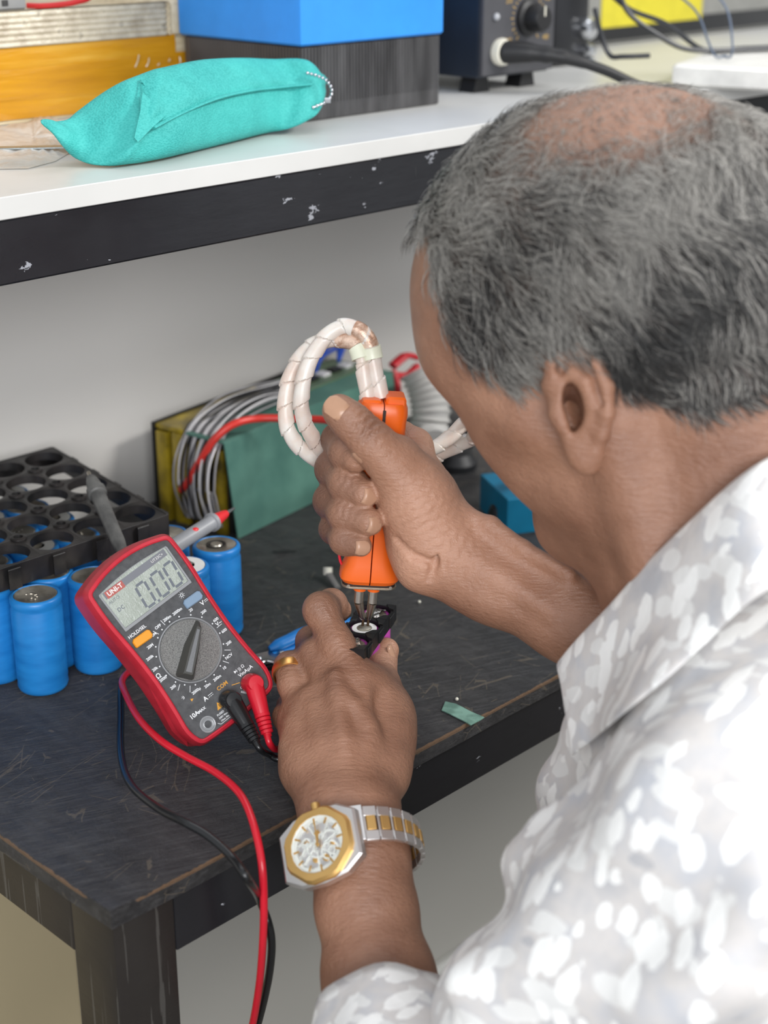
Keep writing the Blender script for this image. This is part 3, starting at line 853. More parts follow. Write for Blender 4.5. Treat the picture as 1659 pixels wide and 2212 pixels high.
# ------------------------------------------------------------------ green battery pack
def battery_pack():
    a = onz(515, 1165, BZ); b = onz(694, 1078, BZ)
    d = unit(b-a); n = V(-d[1], d[0], 0)
    M = frame((a[0], a[1], BZ), d, n, (0, 0, 1))
    t = thing('battery_pack', 'green-covered battery pack with yellow tape and loose wires at its open end', 'battery pack', M)
    L, H, D = 0.222, 0.078, 0.085
    m = NT('green_fish_paper'); c = m.coord()
    m.set(Base_Color=m.ramp(m.noise(c, 22, 5), [(0.3, lin(62, 104, 94)), (0.7, lin(90, 134, 120))]), Roughness=0.5)
    green = m.m
    # front sheet, leaning slightly, and folded lid
    v, f = box(0, L, 0.0, 0.0016, 0, H, 0.0006)
    v = [(p[0]-0.003*p[2]/H, p[1]+0.10*(p[2]), p[2]) for p in v]
    mesh('front_sheet', v, f, green, t, True, 30)
    mesh('lid_sheet', *box(-0.004, L, 0.0085, 0.047, H-0.0006, H+0.0012, 0.0006), green, t, True, 30)
    dark = pmat('black_wrap', lin(26, 26, 24), 0.45)
    yel = NT('yellow_kapton'); c = yel.coord()
    yel.set(Base_Color=yel.ramp(yel.noise(c, 26, 6), [(0.35, lin(70, 60, 20)), (0.6, lin(170, 146, 34)), (0.8, lin(196, 176, 60))]), Roughness=0.3,
            Normal=yel.bump(yel.noise(c, 80, 5), 0.6, 0.002))
    mesh('pack_core', *box(0.004, L-0.003, 0.009, D-0.004, 0, H-0.002, 0.002), dark, t, True, 30)
    for k, (y0, w, z0, z1_) in enumerate(((0.012, 0.010, 0.0, 0.070), (0.030, 0.012, 0.004, 0.074), (0.050, 0.014, 0.0, 0.075), (0.068, 0.012, 0.0, 0.074))):
        mesh('yellow_tape_strip', *box(-0.0015-0.001*(k % 2), 0.0035, y0, y0+w, z0, z1_, 0.0008), yel.m, t, True, 30)
    mesh('yellow_top_tape', *box(0.0, 0.12, 0.050, D-0.003, H-0.003, H+0.0006, 0.001), yel.m, t, True, 30)
    mesh('back_sheet', *box(-0.002, L, D-0.003, D, 0, H+0.002, 0.0008), dark, t, True, 30)
    # bundle of grey and white wires over the top and down the end
    gw = pmat('grey_wire', lin(150, 148, 150), 0.4); ww = pmat('white_wire', lin(214, 212, 214), 0.4); bw = pmat('black_wire', lin(28, 28, 34), 0.4)
    for k in range(20):
        y = 0.014+0.0020*k; sft = rng.rand()*0.007-0.001
        P = [(0.10+0.003*k, y+0.012, H+0.004), (0.075, y+0.008, H+0.008+sft), (0.035, y+0.002, H+0.009+sft), (0.006, y, H+0.004), (-0.008-sft, y-0.002, H-0.014), (-0.011-sft, y-0.001, 0.040), (-0.009, y, 0.012+0.03*rng.rand()), (-0.003, y, 0.008)]
        g = Geo(); g.add(tube(spline(P, 5), 0.00085, 6))
        g.obj('wire', (gw, ww, gw, bw)[k % 4], t)
    pcb = pmat('circuit_board_green', lin(90, 110, 84), 0.4)
    mesh('circuit_board', *box(0.13, 0.22, 0.035, 0.075, H+0.0008, H+0.0026, 0.0004), pcb, t, True, 30)
    for k in range(5):
        mesh('chip', *box(0.137+0.016*k, 0.147+0.016*k, 0.045, 0.055, H+0.0026, H+0.0052, 0.0004), dark if k % 2 else ww, t, True, 30)
    bl = pmat('blue_wire', lin(40, 84, 190), 0.35)
    for k in range(3):
        P = [(0.16+0.008*k, 0.06, H+0.002), (0.165+0.008*k, 0.056, H+0.016), (0.185+0.008*k, 0.058, H+0.026-0.004*k), (0.21+0.006*k, 0.062, H+0.018), (0.215, 0.064, H+0.003)]
        g = Geo(); g.add(tube(spline(P, 6), 0.0016, 8)); g.obj('blue_wire', bl, t)
    # thick red lead from the pack end over the lid
    Mi = M.inverted()
    red = pmat('silicone_red', lin(214, 58, 50), 0.35)
    pts = [(392, 1058, 1.215), (404, 1044, 1.205), (430, 1000, 1.19), (462, 950, 1.18), (505, 916, 1.18), (560, 904, 1.19), (640, 905, 1.19), (720, 910, 1.18), (800, 940, 1.16)]
    P = spline([at(*p) for p in pts]+[onz(856, 1000, BZ+0.010), onz(875, 1030, BZ+0.004)], 8)
    g = Geo(); g.add(tube(P, 0.0030, 12))
    tag(g.obj('red_power_lead', red), 'thick red silicone lead arching over the green battery pack', 'wire')
battery_pack()

# ------------------------------------------------------------------ things behind the hands
def back_clutter():
    blk = pmat('matte_black_plastic', lin(30, 31, 34), 0.5)
    whi = NT('milky_hose'); c = whi.coord()
    whi.set(Base_Color=lin(206, 204, 200), Roughness=0.35); whi.b.inputs['Alpha'].default_value = 0.85
    # corrugated clear hose standing behind the pen hand
    P = spline([at(905, 800, 1.33), at(922, 840, 1.33), at(930, 890, 1.33), at(925, 940, 1.33), onz(935, 965, BZ+0.03)], 10)
    g = Geo(); g.add(tube(P, 0.0165, 24, rad=lambda s, th: 1+0.10*math.sin(s*1050)))
    t = tag(g.obj('corrugated_hose', whi.m), 'milky corrugated hose coiled upright behind the pen hand', 'hose')
    c0 = onz(925, 1000, BZ)
    g = Geo(); g.add(lathe([(0.032, 0), (0.034, 0.004), (0.034, 0.022), (0.028, 0.026), (0.015, 0.026)], 30), Matrix.Translation((c0[0]+0.03, c0[1]+0.02, BZ+0.0003)))
    tag(g.obj('black_spool', blk), 'round black spool under the corrugated hose behind the hand', 'spool')
    red = pmat('red_clip_plastic', lin(196, 40, 50), 0.4)
    t = thing('red_clip', 'red crocodile clip lying against the hose near the forehead', 'clip')
    a, b = at(848, 800, 1.36), at(905, 780, 1.38)
    for s in (-1, 1):
        g = Geo(); g.add(tube(spline([a+V(0, 0, 0.004*s), (a+b)/2+V(0, 0, 0.009*s), b+V(0, 0, 0.003*s)], 6), [0.005]*6+[0.004]*6+[0.002], 10, flat=0.7)); g.obj('jaw', red, t)
    g = Geo(); g.add(tube(spline([a, at(858, 830, 1.36), at(862, 880, 1.36), onz(868, 930, BZ+0.003)], 6), 0.0032, 10)); g.obj('clip_lead', red, t)
    # low black items
    for (x, y, w, lab) in ((985, 1010, 0.03, 'low black plastic cap behind the wrist of the pen hand'), (1075, 1130, 0.014, 'small black plug left of the teal blue box')):
        c0 = onz(x, y, BZ)
        g = Geo(); g.add(lathe([(w*0.6, 0), (w*0.62, 0.006), (w*0.45, 0.014), (w*0.2, 0.016)], 20), Matrix.Translation((c0[0], c0[1], BZ+0.0003)))
        tag(g.obj('plastic_puck', blk), lab, 'cap')
    # blue box under the chin
    a = onz(1094, 1158, BZ)
    bl = pmat('teal_blue_carton', lin(10, 120, 158), 0.45)
    t = thing('blue_carton', 'teal blue carton standing on the bench behind the forearm', 'box', Matrix.Translation((a[0], a[1], BZ+0.0003)) @ Matrix.Rotation(math.radians(-28), 4, 'Z'))
    mesh('carton', *box(0, 0.11, 0, 0.06, 0, 0.030, 0.001), bl, t, True, 30)
    a = onz(1352, 1262, BZ)
    t = thing('orange_knife', 'orange and white utility item with a blue end beside the shirt collar', 'tool', Matrix.Translation((a[0], a[1], BZ+0.0003)) @ Matrix.Rotation(math.radians(10), 4, 'Z'))
    og = pmat('orange_print', lin(232, 128, 30), 0.4); wt = pmat('white_print', lin(232, 232, 226), 0.45)
    mesh('white_block', *box(-0.02, 0.004, 0, 0.016, 0, 0.012, 0.001), wt, t, True, 30)
    mesh('blue_block', *box(0.0045, 0.012, 0, 0.016, 0, 0.012, 0.001), pmat('blue_print', lin(30, 110, 190), 0.4), t, True, 30)
    mesh('orange_block', *box(0.0125, 0.045, 0, 0.016, 0, 0.012, 0.001), og, t, True, 30)
back_clutter()

# ------------------------------------------------------------------ small things on the bench
def small_items():
    # white headed pin lying on the bench
    w = pmat('white_nylon', lin(232, 230, 214), 0.4); gy = pmat('clear_nylon', lin(120, 120, 118), 0.35)
    t = thing('cable_tie', 'short clear cable tie with white head lying behind the lower hand', 'cable tie')
    a = onz(708, 1236, BZ+0.006); b = onz(730, 1270, BZ+0.002)
    g = Geo(); g.add(rod(a-UP*0.002, a+UP*0.0035, 0.0034, n=12)); g.obj('head', w, t)
    g = Geo(); g.add(tube([a, (a+b)/2, b], [0.0028, 0.0022, 0.0022], 10, flat=0.6)); g.obj('tail', gy, t)
    # green tape
    tp = NT('green_masking_tape'); c = tp.coord()
    tp.set(Base_Color=tp.ramp(tp.noise(c, 90, 5), [(0.4, lin(86, 120, 108)), (0.6, lin(120, 158, 144))]), Roughness=0.6)
    px = [(962, 1515), (985, 1520), (1018, 1537), (1046, 1549), (1052, 1560), (1044, 1572), (1028, 1571), (1000, 1556), (970, 1541), (954, 1534)]
    top = [onz(x, y, BZ+0.0010) for x, y in px]
    for p in top: p[1] = max(p[1], -0.0035)
    n = len(px)
    v = [tuple(p) for p in top]+[(p[0], p[1], p[2]-0.0006) for p in top]
    f = [tuple(range(n))[::-1], tuple(range(n, 2*n))]+[(i, (i+1) % n, n+(i+1) % n, n+i) for i in range(n)]
    tag(mesh('masking_tape', v, f, tp.m, None, True, 40), 'torn strip of grey green tape stuck near the front bench edge', 'tape')
    g = Geo(); a = onz(588, 1192, BZ+0.0012); b = onz(640, 1190, BZ+0.0012)
    g.add(tube([a, a*.6+b*.4, b], [0.0008, 0.0018, 0.0006], 8, flat=0.6))
    tag(g.obj('plastic_shard', pmat('shard_black', lin(16, 16, 18), 0.4)), 'small black plastic shard lying between the green pack and the cable tie', 'scrap')
    # specks of solder
    for (x, y) in ((906, 1300), (987, 1510)):
        p = onz(x, y, BZ+0.0009)
        o = mesh('solder_bead', *sphere((0, 0, 0), 0.0011, 10, 6), w); o.location = p
        tag(o, 'tiny pale solder bead on the bench right of the purple cells' if y < 1400 else 'tiny pale solder bead beside the strip of green tape', 'solder bead')
    # blue handled pliers and a bare metal clamp
    bl = pmat('blue_handle_plastic', lin(28, 116, 190), 0.35)
    t = thing('pliers', 'blue handled tool with a bright steel jaw lying beside the multimeter', 'pliers')
    P = [onz(582, 1402, BZ+0.008), onz(620, 1385, BZ+0.010), onz(660, 1366, BZ+0.012), onz(720, 1352, BZ+0.012), onz(770, 1345, BZ+0.010)]
    g = Geo(); g.add(tube(spline(P, 6), [0.0020, 0.0032, 0.0042]+[0.0050]*22, 14, flat=0.75)); g.obj('handle', bl, t)
    P = [onz(590, 1418, BZ+0.004), onz(640, 1400, BZ+0.005), onz(700, 1385, BZ+0.006)]
    g = Geo(); g.add(tube(spline(P, 6), [0.004]*7+[0.0055]*6, 12, flat=0.7)); g.obj('handle', bl, t)
    st = pmat('clamp_steel', lin(196, 198, 200), 0.22, 1.0, bump=0.4, bs=200)
    dk = pmat('clamp_dark_steel', lin(50, 50, 54), 0.4, 0.6)  # darker steel of the lower jaw
    a = onz(560, 1440, BZ+0.001); b = onz(640, 1428, BZ+0.001)
    d = unit(b-a); n_ = unit(np.cross(V(0, 0, 1), d))
    M = frame(a, d, n_, (0, 0, 1))
    g = Geo(); g.add(prism([(-0.012, -0.004), (0.03, -0.006), (0.045, -0.002), (0.045, 0.008), (0.02, 0.012), (-0.012, 0.006)], 0.003, 0.0055, 0.0006), M); g.obj('jaw', st, t, True, 30)
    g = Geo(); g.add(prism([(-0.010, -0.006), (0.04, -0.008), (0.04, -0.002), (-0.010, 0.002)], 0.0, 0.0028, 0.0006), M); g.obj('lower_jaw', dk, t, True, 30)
    for (x, y) in ((0.0, 0.001), (0.016, 0.004), (0.03, 0.002)):
        g = Geo(); g.add(lathe([(0.0022, 0.0055), (0.0022, 0.0065), (0.0014, 0.0072)], 12), M @ Matrix.Translation((x, y, 0))); g.obj('rivet', st, t)
    P = [onz(602, 1432, BZ+0.0065), onz(575, 1426, BZ+0.008), onz(556, 1434, BZ+0.0075)]
    g = Geo(); g.add(tube(spline(P, 5), 0.002, 8, flat=0.6)); g.obj('spring_arm', st, t)
small_items()
# ------------------------------------------------------------------ multimeter
def multimeter():
    n = unit(-FW*0.89+RT*0.36+UP*0.12)
    e1 = RT*math.cos(math.radians(35))+UP*math.sin(math.radians(35)); e1 = unit(e1-n*(e1@n)); e2 = np.cross(n, e1)
    DEP = 0.041
    tt = 0.935
    # local mm: origin at the dial centre on the face plane
    outl = []
    def arc(x0, y0, x1, y1, bulge, k):
        for i in range(k):
            s = i/k; x = x0+(x1-x0)*s; y = y0+(y1-y0)*s
            dx, dy = x1-x0, y1-y0; L = math.hypot(dx, dy); h = bulge*4*s*(1-s)
            outl.append((x+dy/L*h, y-dx/L*h))
    # counter-clockwise from bottom left
    arc(-25, -55, 25, -55, 1.0, 6); arc(25, -55, 33.5, -49, 1.6, 4); arc(33.5, -49, 35.5, -36, 0.8, 3); arc(35.5, -36, 33, 0, -0.5, 5)
    arc(33, 0, 35, 38, -0.4, 6); arc(35, 38, 35, 62, 0.4, 4); arc(35, 62, 28, 71, 2.2, 5); arc(28, 71, -28, 71, 5, 10); arc(-28, 71, -35, 62, 2.2, 5)
    arc(-35, 62, -35, 38, 0.4, 4); arc(-35, 38, -33, 0, -0.4, 6); arc(-33, 0, -35.5, -36, -0.5, 5); arc(-35.5, -36, -33.5, -49, 0.8, 3); arc(-33.5, -49, -25, -55, 1.6, 4)
    O = np.array(outl)
    ctr = O.mean(0)
    def inset(P, d):
        e = np.roll(P, -1, 0)-np.roll(P, 1, 0); nn = np.stack([e[:, 1], -e[:, 0]], 1); nn /= np.linalg.norm(nn, axis=1)[:, None]
        return P-nn*d
    rings = [(inset(O, 3.0), -DEP*1000), (inset(O, 0.6), -DEP*1000+3), (inset(O, -0.6), -DEP*1000+14), (inset(O, 0.2), -12), (inset(O, 0.0), -6), (inset(O, 2.0), 0.6), (inset(O, 3.8), 1.8), (inset(O, 4.6), 1.2), (inset(O, 4.8), -1.0)]
    # face panel outline: widest at the lcd, narrowing to the jacks
    # find depth so that the lowest bumper corner touches the bench
    for it in range(6):
        o = at(411, 1404, tt)
        zmin = min((o+(e1*p[0]+e2*p[1]+n*z)*0.0009)[2] for (R_, z) in rings for p in R_)
        tt += (zmin-(BZ+0.0004))*1.6
    M = frame(o, e1, e2, n) @ Matrix.Scale(0.0009, 4)
    red = NT('red_rubber'); c = red.coord()
    red.set(Base_Color=red.ramp(red.noise(red.coord(), 0.06, 4), [(0.3, lin(190, 34, 50)), (0.7, lin(212, 50, 66))]), Roughness=0.42,
            Normal=red.bump(red.noise(c, 4, 3), 0.08, 0.3))
    red = red.m
    t = thing('multimeter', 'red and dark grey digital multimeter leaning on the blue cells', 'multimeter', M)
    v = []; f = []; m = len(O)
    for (R_, z) in rings: v += [(p[0], p[1], z) for p in R_]
    for k in range(len(rings)-1):
        for i in range(m):
            j = (i+1) % m; f.append((k*m+i, k*m+j, (k+1)*m+j, (k+1)*m+i))
    f.append(tuple(range(m))[::-1])
    mesh('rubber_case', v, f, red, t, True, 28)
    # grip ridges: long facets on both sides
    for s in (-1, 1):
        g = Geo()
        vv = [(s*31.8, 6, -9), (s*36.8, -36, -16), (s*35.0, -50, -14), (s*33.6, -42, -3), (s*32.6, -22, -2.5), (s*33, -20, -20)]
        g.add((vv, [(0, 4, 3, 1), (1, 3, 2), (0, 1, 5), (0, 5, 4), (1, 2, 5), (2, 3, 5), (3, 4, 5)]))
        g.obj('grip', red, t, True, 20)
    gm = NT('dark_grey_panel_plastic'); c = gm.coord()
    gm.set(Base_Color=gm.ramp(gm.noise(c, 0.25, 5), [(0.3, lin(66, 67, 69)), (0.7, lin(86, 87, 89))]), Roughness=0.5, Normal=gm.bump(gm.noise(c, 3.5, 2), 0.25, 0.05))
    gm = gm.m
    pan = inset(O, 4.7)
    mesh('face_panel', *prism([tuple(p) for p in pan], -2.5, -0.4, 0.0), gm, t, True, 30)
    # LCD window
    lcdx0, lcdx1, lcdy0, lcdy1 = -26.5, 26.5, 34, 62.5
    frm = [(lcdx0, lcdy0), (lcdx1, lcdy0), (lcdx1+0.5, lcdy1-1)]+[(lcdx1-(lcdx1-lcdx0)*i/8, lcdy1+2.2*math.sin(math.pi*i/8)) for i in range(9)]+[(lcdx0-0.5, lcdy1-1)]
    def ringmesh(P, Q, z0, z1, zq):
        k = len(P); v = [(p[0], p[1], z0) for p in P]+[(p[0], p[1], z1) for p in P]+[(p[0], p[1], z1) for p in Q]+[(p[0], p[1], zq) for p in Q]
        f = []
        for r in range(3):
            for i in range(k):
                j = (i+1) % k; f.append((r*k+i, r*k+j, (r+1)*k+j, (r+1)*k+i))
        return v, f
    FP = np.array(frm); c0 = FP.mean(0)
    Q = c0+(FP-c0)*[0.955, 0.92]
    glossy = pmat('lcd_frame_gloss', lin(150, 152, 154), 0.15)
    mesh('window_frame', *ringmesh(FP, Q, -0.6, 0.5, -0.4), glossy, t, True, 30)
    lm = NT('lcd_glass'); c = lm.coord()
    scr = None
    for rz, sc in ((0.6, (1, 0.08, 1)), (1.4, (1, 0.06, 1)), (2.3, (1, 0.1, 1))):
        nn = lm.math('ABSOLUTE', lm.math('SUBTRACT', lm.noise(lm.coord(sc, (0, 0, rz)), 0.45, 2), 0.5))
        s = lm.math('LESS_THAN', nn, 0.004); scr = s if scr is None else lm.math('MAXIMUM', scr, s)
    base = lm.ramp(lm.noise(c, 0.05, 3), [(0.3, lin(150, 158, 146)), (0.7, lin(172, 180, 170))])
    base = lm.mix(lm.math('MULTIPLY', scr, 0.5), base, lin(220, 224, 222))
    lm.set(Base_Color=base, Roughness=lm.ramp(lm.noise(c, 0.3, 5), [(0.35, 0.12), (0.7, 0.3)])); lm.b.inputs['Coat Weight'].default_value = 0.8
    lm.set(Normal=lm.bump(lm.noise(c, 0.9, 5), 0.25, 0.2))
    mesh('lcd_display', *prism([tuple(p) for p in c0+(FP-c0)*[0.95, 0.915]], -0.5, 0.15), lm.m, t, False)
    dk = pmat('lcd_segments', lin(104, 110, 118), 0.4); hd = pmat('lcd_header_strip', lin(120, 122, 128), 0.3)
    mesh('header_strip', *box(lcdx0+2.2, lcdx1-2.2, lcdy1-5.2, lcdy1-0.5, 0.15, 0.22), hd, t, False)
    mesh('logo_plate', *box(lcdx0+3.4, lcdx0+17, lcdy1-5.6, lcdy1-0.8, 0.22, 0.3), pmat('logo_red', lin(178, 92, 84), 0.35), t, False)
    g = Geo(); g.add(text_geo('UNI-T', 4.2, (lcdx0+10.2, lcdy1-3.2, 0.34), 0, 0, bold=0.12)); g.add(text_geo('UT33C+', 2.6, (lcdx1-9, lcdy1-2.9, 0.3), 0)); 
    g.obj('logo_lettering', pmat('logo_white', lin(230, 228, 224), 0.4), t, False)
    g = Geo(); g.add(text_geo('AUTO', 2.9, (lcdx0+6, lcdy1-8.2, 0.2))); g.add(text_geo('DC', 3.6, (lcdx0+6.4, lcdy1-15, 0.2), bold=0.06))
    def seg(x, y, w, h, a):
        return box(x-w/2, x+w/2, y-h/2, y+h/2, 0.18, 0.24)
    def digit(x0, y0, segs, W=7.0, H=15.5, th=1.7):
        pos = {'a': (W/2, H, W-1.6, th), 'g': (W/2, H/2, W-1.6, th), 'd': (W/2, 0, W-1.6, th), 'f': (0, H*.75, th, H/2-1.6), 'b': (W, H*.75, th, H/2-1.6), 'e': (0, H*.25, th, H/2-1.6), 'c': (W, H*.25, th, H/2-1.6)}
        for s in segs:
            x, y, w, h = pos[s]; sk = 0.10
            v, f = box(x-w/2, x+w/2, y-h/2, y+h/2, 0.18, 0.24)
            g.add(([(x0+p[0]+sk*p[1], y0+p[1], p[2]) for p in v], f))
    digit(-6.5, 37.6, 'abcdef'); digit(5.0, 37.6, 'abcdef'); digit(15.5, 37.6, 'abcdef')
    g.add(box(1.6, 3.2, 36.4, 38, 0.18, 0.24))
    g.obj('lcd_characters', dk, t, False)
    # buttons
    def button(name, x, y, mat, lab):
        P = [(-6.4, -2.6), (5.0, -3.0), (6.6, -1.6), (6.6, 1.8), (5.2, 3.0), (-5.2, 3.2), (-6.8, 1.8), (-6.9, -1.8)]
        o = mesh(name, *prism([(x+p[0], y+p[1]) for p in P], -0.6, 2.4, 0.6), mat, t, True, 30); o['label'] = lab
    button('button', -20.5, 24.2, pmat('orange_button', lin(238, 156, 30), 0.4), 'orange button')
    button('button', 20.5, 24.6, pmat('blue_grey_button', lin(128, 152, 176), 0.4), 'blue grey button')
    # dial
    mesh('dial_ring', *lathe([(20.9, -0.6), (20.9, 0.5), (20.3, 0.9), (19.9, 0.5), (19.7, -1.6)], 64, caps=False), glossy, t, True, 50)
    sp = NT('sparkling_grey_dial'); c = sp.coord()
    hi = sp.noise(c, 2.2, 3, 0.7)
    sp.set(Base_Color=sp.ramp(hi, [(0.35, lin(138, 138, 138)), (0.6, lin(232, 232, 228))]), Roughness=0.32, Metallic=0.35, Normal=sp.bump(sp.noise(c, 3.0, 3, 0.7), 0.7, 0.12))
    mesh('dial', *lathe([(19.6, -1.6), (19.6, 0.4), (18.6, 1.4), (17.8, 1.5), (0.01, 1.7)], 64), sp.m, t, True, 35)
    an = math.radians(-27+27-17)
    ka = math.radians(90-5)
    kn = pmat('dial_handle_grey', lin(66, 66, 62), 0.4)
    R = Matrix.Rotation(math.radians(-38-18+0), 4, 'Z')
    # pointer handle: tapered bar, direction from lower left to upper right of the face
    th = math.radians(57.0)
    ang = None
    a1 = np.array([0.0, 0.0])
    def d2(px0, py0, px1, py1):
        p = at(px0, py0, tt); q = at(px1, py1, tt); dd = q-p
        return math.atan2(dd@e2, dd@e1)
    ang = d2(403, 1452, 432, 1350)
    Rz = Matrix.Rotation(ang, 4, 'Z')
    base = [(-18.6, -5.0), (-17.2, -6.2), (2, -5.2), (18.8, -1.2), (19.2, 0.0), (18.8, 1.2), (2, 5.2), (-17.2, 6.2), (-18.6, 5.0)]
    topp = [(-16.6, -2.8), (-15.8, -3.4), (1, -3.2), (14.8, -1.6), (15.4, 0), (14.8, 1.6), (1, 3.2), (-15.8, 3.4), (-16.6, 2.8)]
    g = Geo(); k = len(base)
    v = [(p[0], p[1], 1.3) for p in base]+[(p[0], p[1], 8.4) for p in topp]+[(p[0]*0.96, p[1]*0.86, 9.0) for p in topp]
    f = [tuple(range(2*k, 3*k))]+[(r*k+i, r*k+(i+1) % k, (r+1)*k+(i+1) % k, (r+1)*k+i) for r in (0, 1) for i in range(k)]
    g.add((v, f), Rz); h_ = g.obj('dial_handle', kn, t, True, 25)
    g = Geo(); g.add(prism([(-14.6, -2.0), (13.0, -1.0), (13.0, 1.0), (-14.6, 2.0)], 8.9, 9.3, 0.15), Rz); g.obj('handle_inlay', pmat('inlay_grey', lin(116, 118, 120), 0.3, 0.3, bump=0.4, bs=4), h_, True, 30)
    # print on the face
    W = Geo(); Y = Geo(); zt = -0.36
    def T(s, x, y, sz, G=W, rot=0, bold=0.03): G.add(text_geo(s, sz, (x, y, zt), rot, bold=bold))
    marks = [('OFF', 107), ('200m', 88), ('2000m', 70), ('20', 52), ('200', 34), ('600', 16), ('600', -6), ('200', -27), ('NCV', -47), ('10', -66), ('200m', -85), ('20m', -103), ('2000\u00b5', -122),
             ('', -140), ('200', -158), ('2000', -178), ('20k', -197), ('200k', -216+0), ('20M', -235), ('200M', 108+17)]
    marks = [('OFF', 108), ('200m', 90), ('2000m', 72), ('20', 52), ('200', 33), ('600', 12), ('600', -8), ('200', -27), ('NCV', -46), ('10', -64), ('200m', -82), ('20m', -100), ('2000\u00b5', -118),
             ('', -136), ('200', -152), ('2000', -171), ('20k', -189), ('200k', -206), ('20M', -222), ('200M', -237)]
    for s, a in marks:
        a = math.radians(a); W.add(lathe([(0.5, 0), (0.45, 0.12)], 12), Matrix.Translation((22.3*math.cos(a), 22.3*math.sin(a), zt)))
        if s:
            r = 23.6+0.62*len(s)*abs(math.cos(a))+1.3*abs(math.sin(a))
            x, y = r*math.cos(a), r*math.sin(a)
            if abs(x)+0.75*len(s) > 28: x = math.copysign(28-0.75*len(s), x)
            T(s, x, y, 2.6, bold=0.06)
    for a in (99, 117, 2, -37, -55, -127, -144):
        a = math.radians(a); W.add(box(22.6, 26.8, -0.16, 0.16, 0, 0.1), Matrix.Translation((0, 0, zt)) @ Matrix.Rotation(a, 4, 'Z'))
    T('V', 24.4, 19.0, 4.2, bold=0.08); T('V~', 25.4, 2.4, 3.6, bold=0.06); T('\u03a9', -26.2, -1.0, 4.4, bold=0.08)
    for k in range(3): W.add(box(26.0+k*1.0, 26.8+k*1.0, 18.6, 18.9, 0, 0.1), Matrix.Translation((0, 0, zt)))
    W.add(box(26.0, 28.8, 19.6, 19.9, 0, 0.1), Matrix.Translation((0, 0, zt)))
    T('A', -10.5, -30.8, 4.2, bold=0.08); W.add(box(-8.2, -4.6, -30.4, -30.1, 0, 0.1), Matrix.Translation((0, 0, zt)))
    for k in range(3): W.add(box(-8.2+k*1.3, -7.3+k*1.3, -31.6, -31.3, 0, 0.1), Matrix.Translation((0, 0, zt)))
    T('HOLD/SEL', -20.5, 29.6, 3.0, bold=0.04)
    T('10A', -22.5, -34.6, 4.0, bold=0.08); T('MAX', -16.6, -35.0, 2.6, bold=0.06)
    T('\u00b7)) \u03a9', 19.8, -29.2, 2.8); T('VmA\u00b5A', 21.2, -32.8, 3.4, bold=0.05)
    W.add(([(14.6, -30.0, zt+.1), (14.6, -28.0, zt+.1), (16.3, -29.0, zt+.1)], [(2, 1, 0)])); W.add(box(16.3, 16.6, -30, -28, 0, .1), Matrix.Translation((0, 0, zt)))
    T('FUSED', -8.2, -44.2, 1.9); T('200V Max', -7.6, -46.4, 1.7); T('10sec Max', -7.4, -48.4, 1.7)
    T('CAT II', 13.6, -41.0, 1.9, rot=-0.9); T('600V', 12.0, -43.0, 1.9, rot=-0.9)
    for (x0, y0, x1, y1) in ((-13.5, -48.0, -12.0, -49.8), (-12.0, -49.8, 0.2, -49.8)):
        L = math.hypot(x1-x0, y1-y0); W.add(box(0, L, -0.14, 0.14, 0, .1), Matrix.Translation((x0, y0, zt)) @ Matrix.Rotation(math.atan2(y1-y0, x1-x0), 4, 'Z'))
    # backlight symbol: small sun
    W.add(lathe([(1.05, 0), (1.05, .1), (0.7, .1), (0.7, 0)], 16, caps=False), Matrix.Translation((16.5, 31.2, zt)))
    for k in range(8):
        W.add(box(1.4, 2.1, -0.12, 0.12, 0, 0.1), Matrix.Translation((16.5, 31.2, zt)) @ Matrix.Rotation(k*math.pi/4, 4, 'Z'))
    T('COM', 3.2, -31.0, 3.6, Y, bold=0.05)
    Y.add(([(-8.6, -41.6, zt+.1), (-3.4, -41.6, zt+.1), (-6.0, -37.0, zt+.1)], [(0, 1, 2)]))
    Y.add(([(-20.6+2, -26.8, zt+.1), (-18.6+2, -25.8, zt+.1), (-20.6+2, -24.8, zt+.1)], [(0, 1, 2)]))
    Y.add(box(10.0, 15.6, -0.22, 0.22, 0, .1), Matrix.Translation((-1, -31, zt)) @ Matrix.Rotation(-0.35, 4, 'Z'))
    T('\u00b7))', -21.8, -21.2, 2.4)
    W.obj('white_print', pmat('print_white', lin(240, 242, 244), 0.5), t, False)['kind'] = 'stuff'
    Y.obj('orange_print', pmat('print_orange', lin(222, 158, 52), 0.5), t, False)['kind'] = 'stuff'
    B = Geo(); B.add(box(-6.15, -5.85, -40.6, -38.6, 0.1, 0.2), Matrix.Translation((0, 0, zt))); B.add(box(-6.15, -5.85, -41.2, -40.9, 0.1, 0.2), Matrix.Translation((0, 0, zt)))
    B.obj('warning_mark', pmat('print_black', lin(30, 28, 26), 0.5), t, False)
    # jacks
    jk = pmat('jack_black', lin(28, 28, 30), 0.35)
    for (x, y, nm) in ((-19, -44.5, 'open'), (0.5, -40.5, 'com'), (18.5, -40.8, 'red')):
        mesh('jack', *lathe([(5.4, -0.8), (5.4, 0.3), (4.9, 0.7), (4.2, 0.5), (3.9, -0.2), (3.2, -0.3), (3.1, 0.2), (2.4, 0.3), (2.2, -4.0), (0.01, -4.0)], 30), jk if nm != 'open' else glossy, t, True, 40).matrix_local = Matrix.Translation((x, y, 0))
    mesh('jack_core', *lathe([(1.0, -3), (0.9, -0.5), (0.01, -0.4)], 14), pmat('jack_metal', lin(150, 150, 150), 0.3, 1.0), t, True, 40).matrix_local = Matrix.Translation((-19, -44.5, 0))
    return M, (o, e1, e2, n)
MM, (MO, ME1, ME2, MN) = multimeter()
def mp(x, y, z): return MO+(ME1*x+ME2*y+MN*z)*0.0009

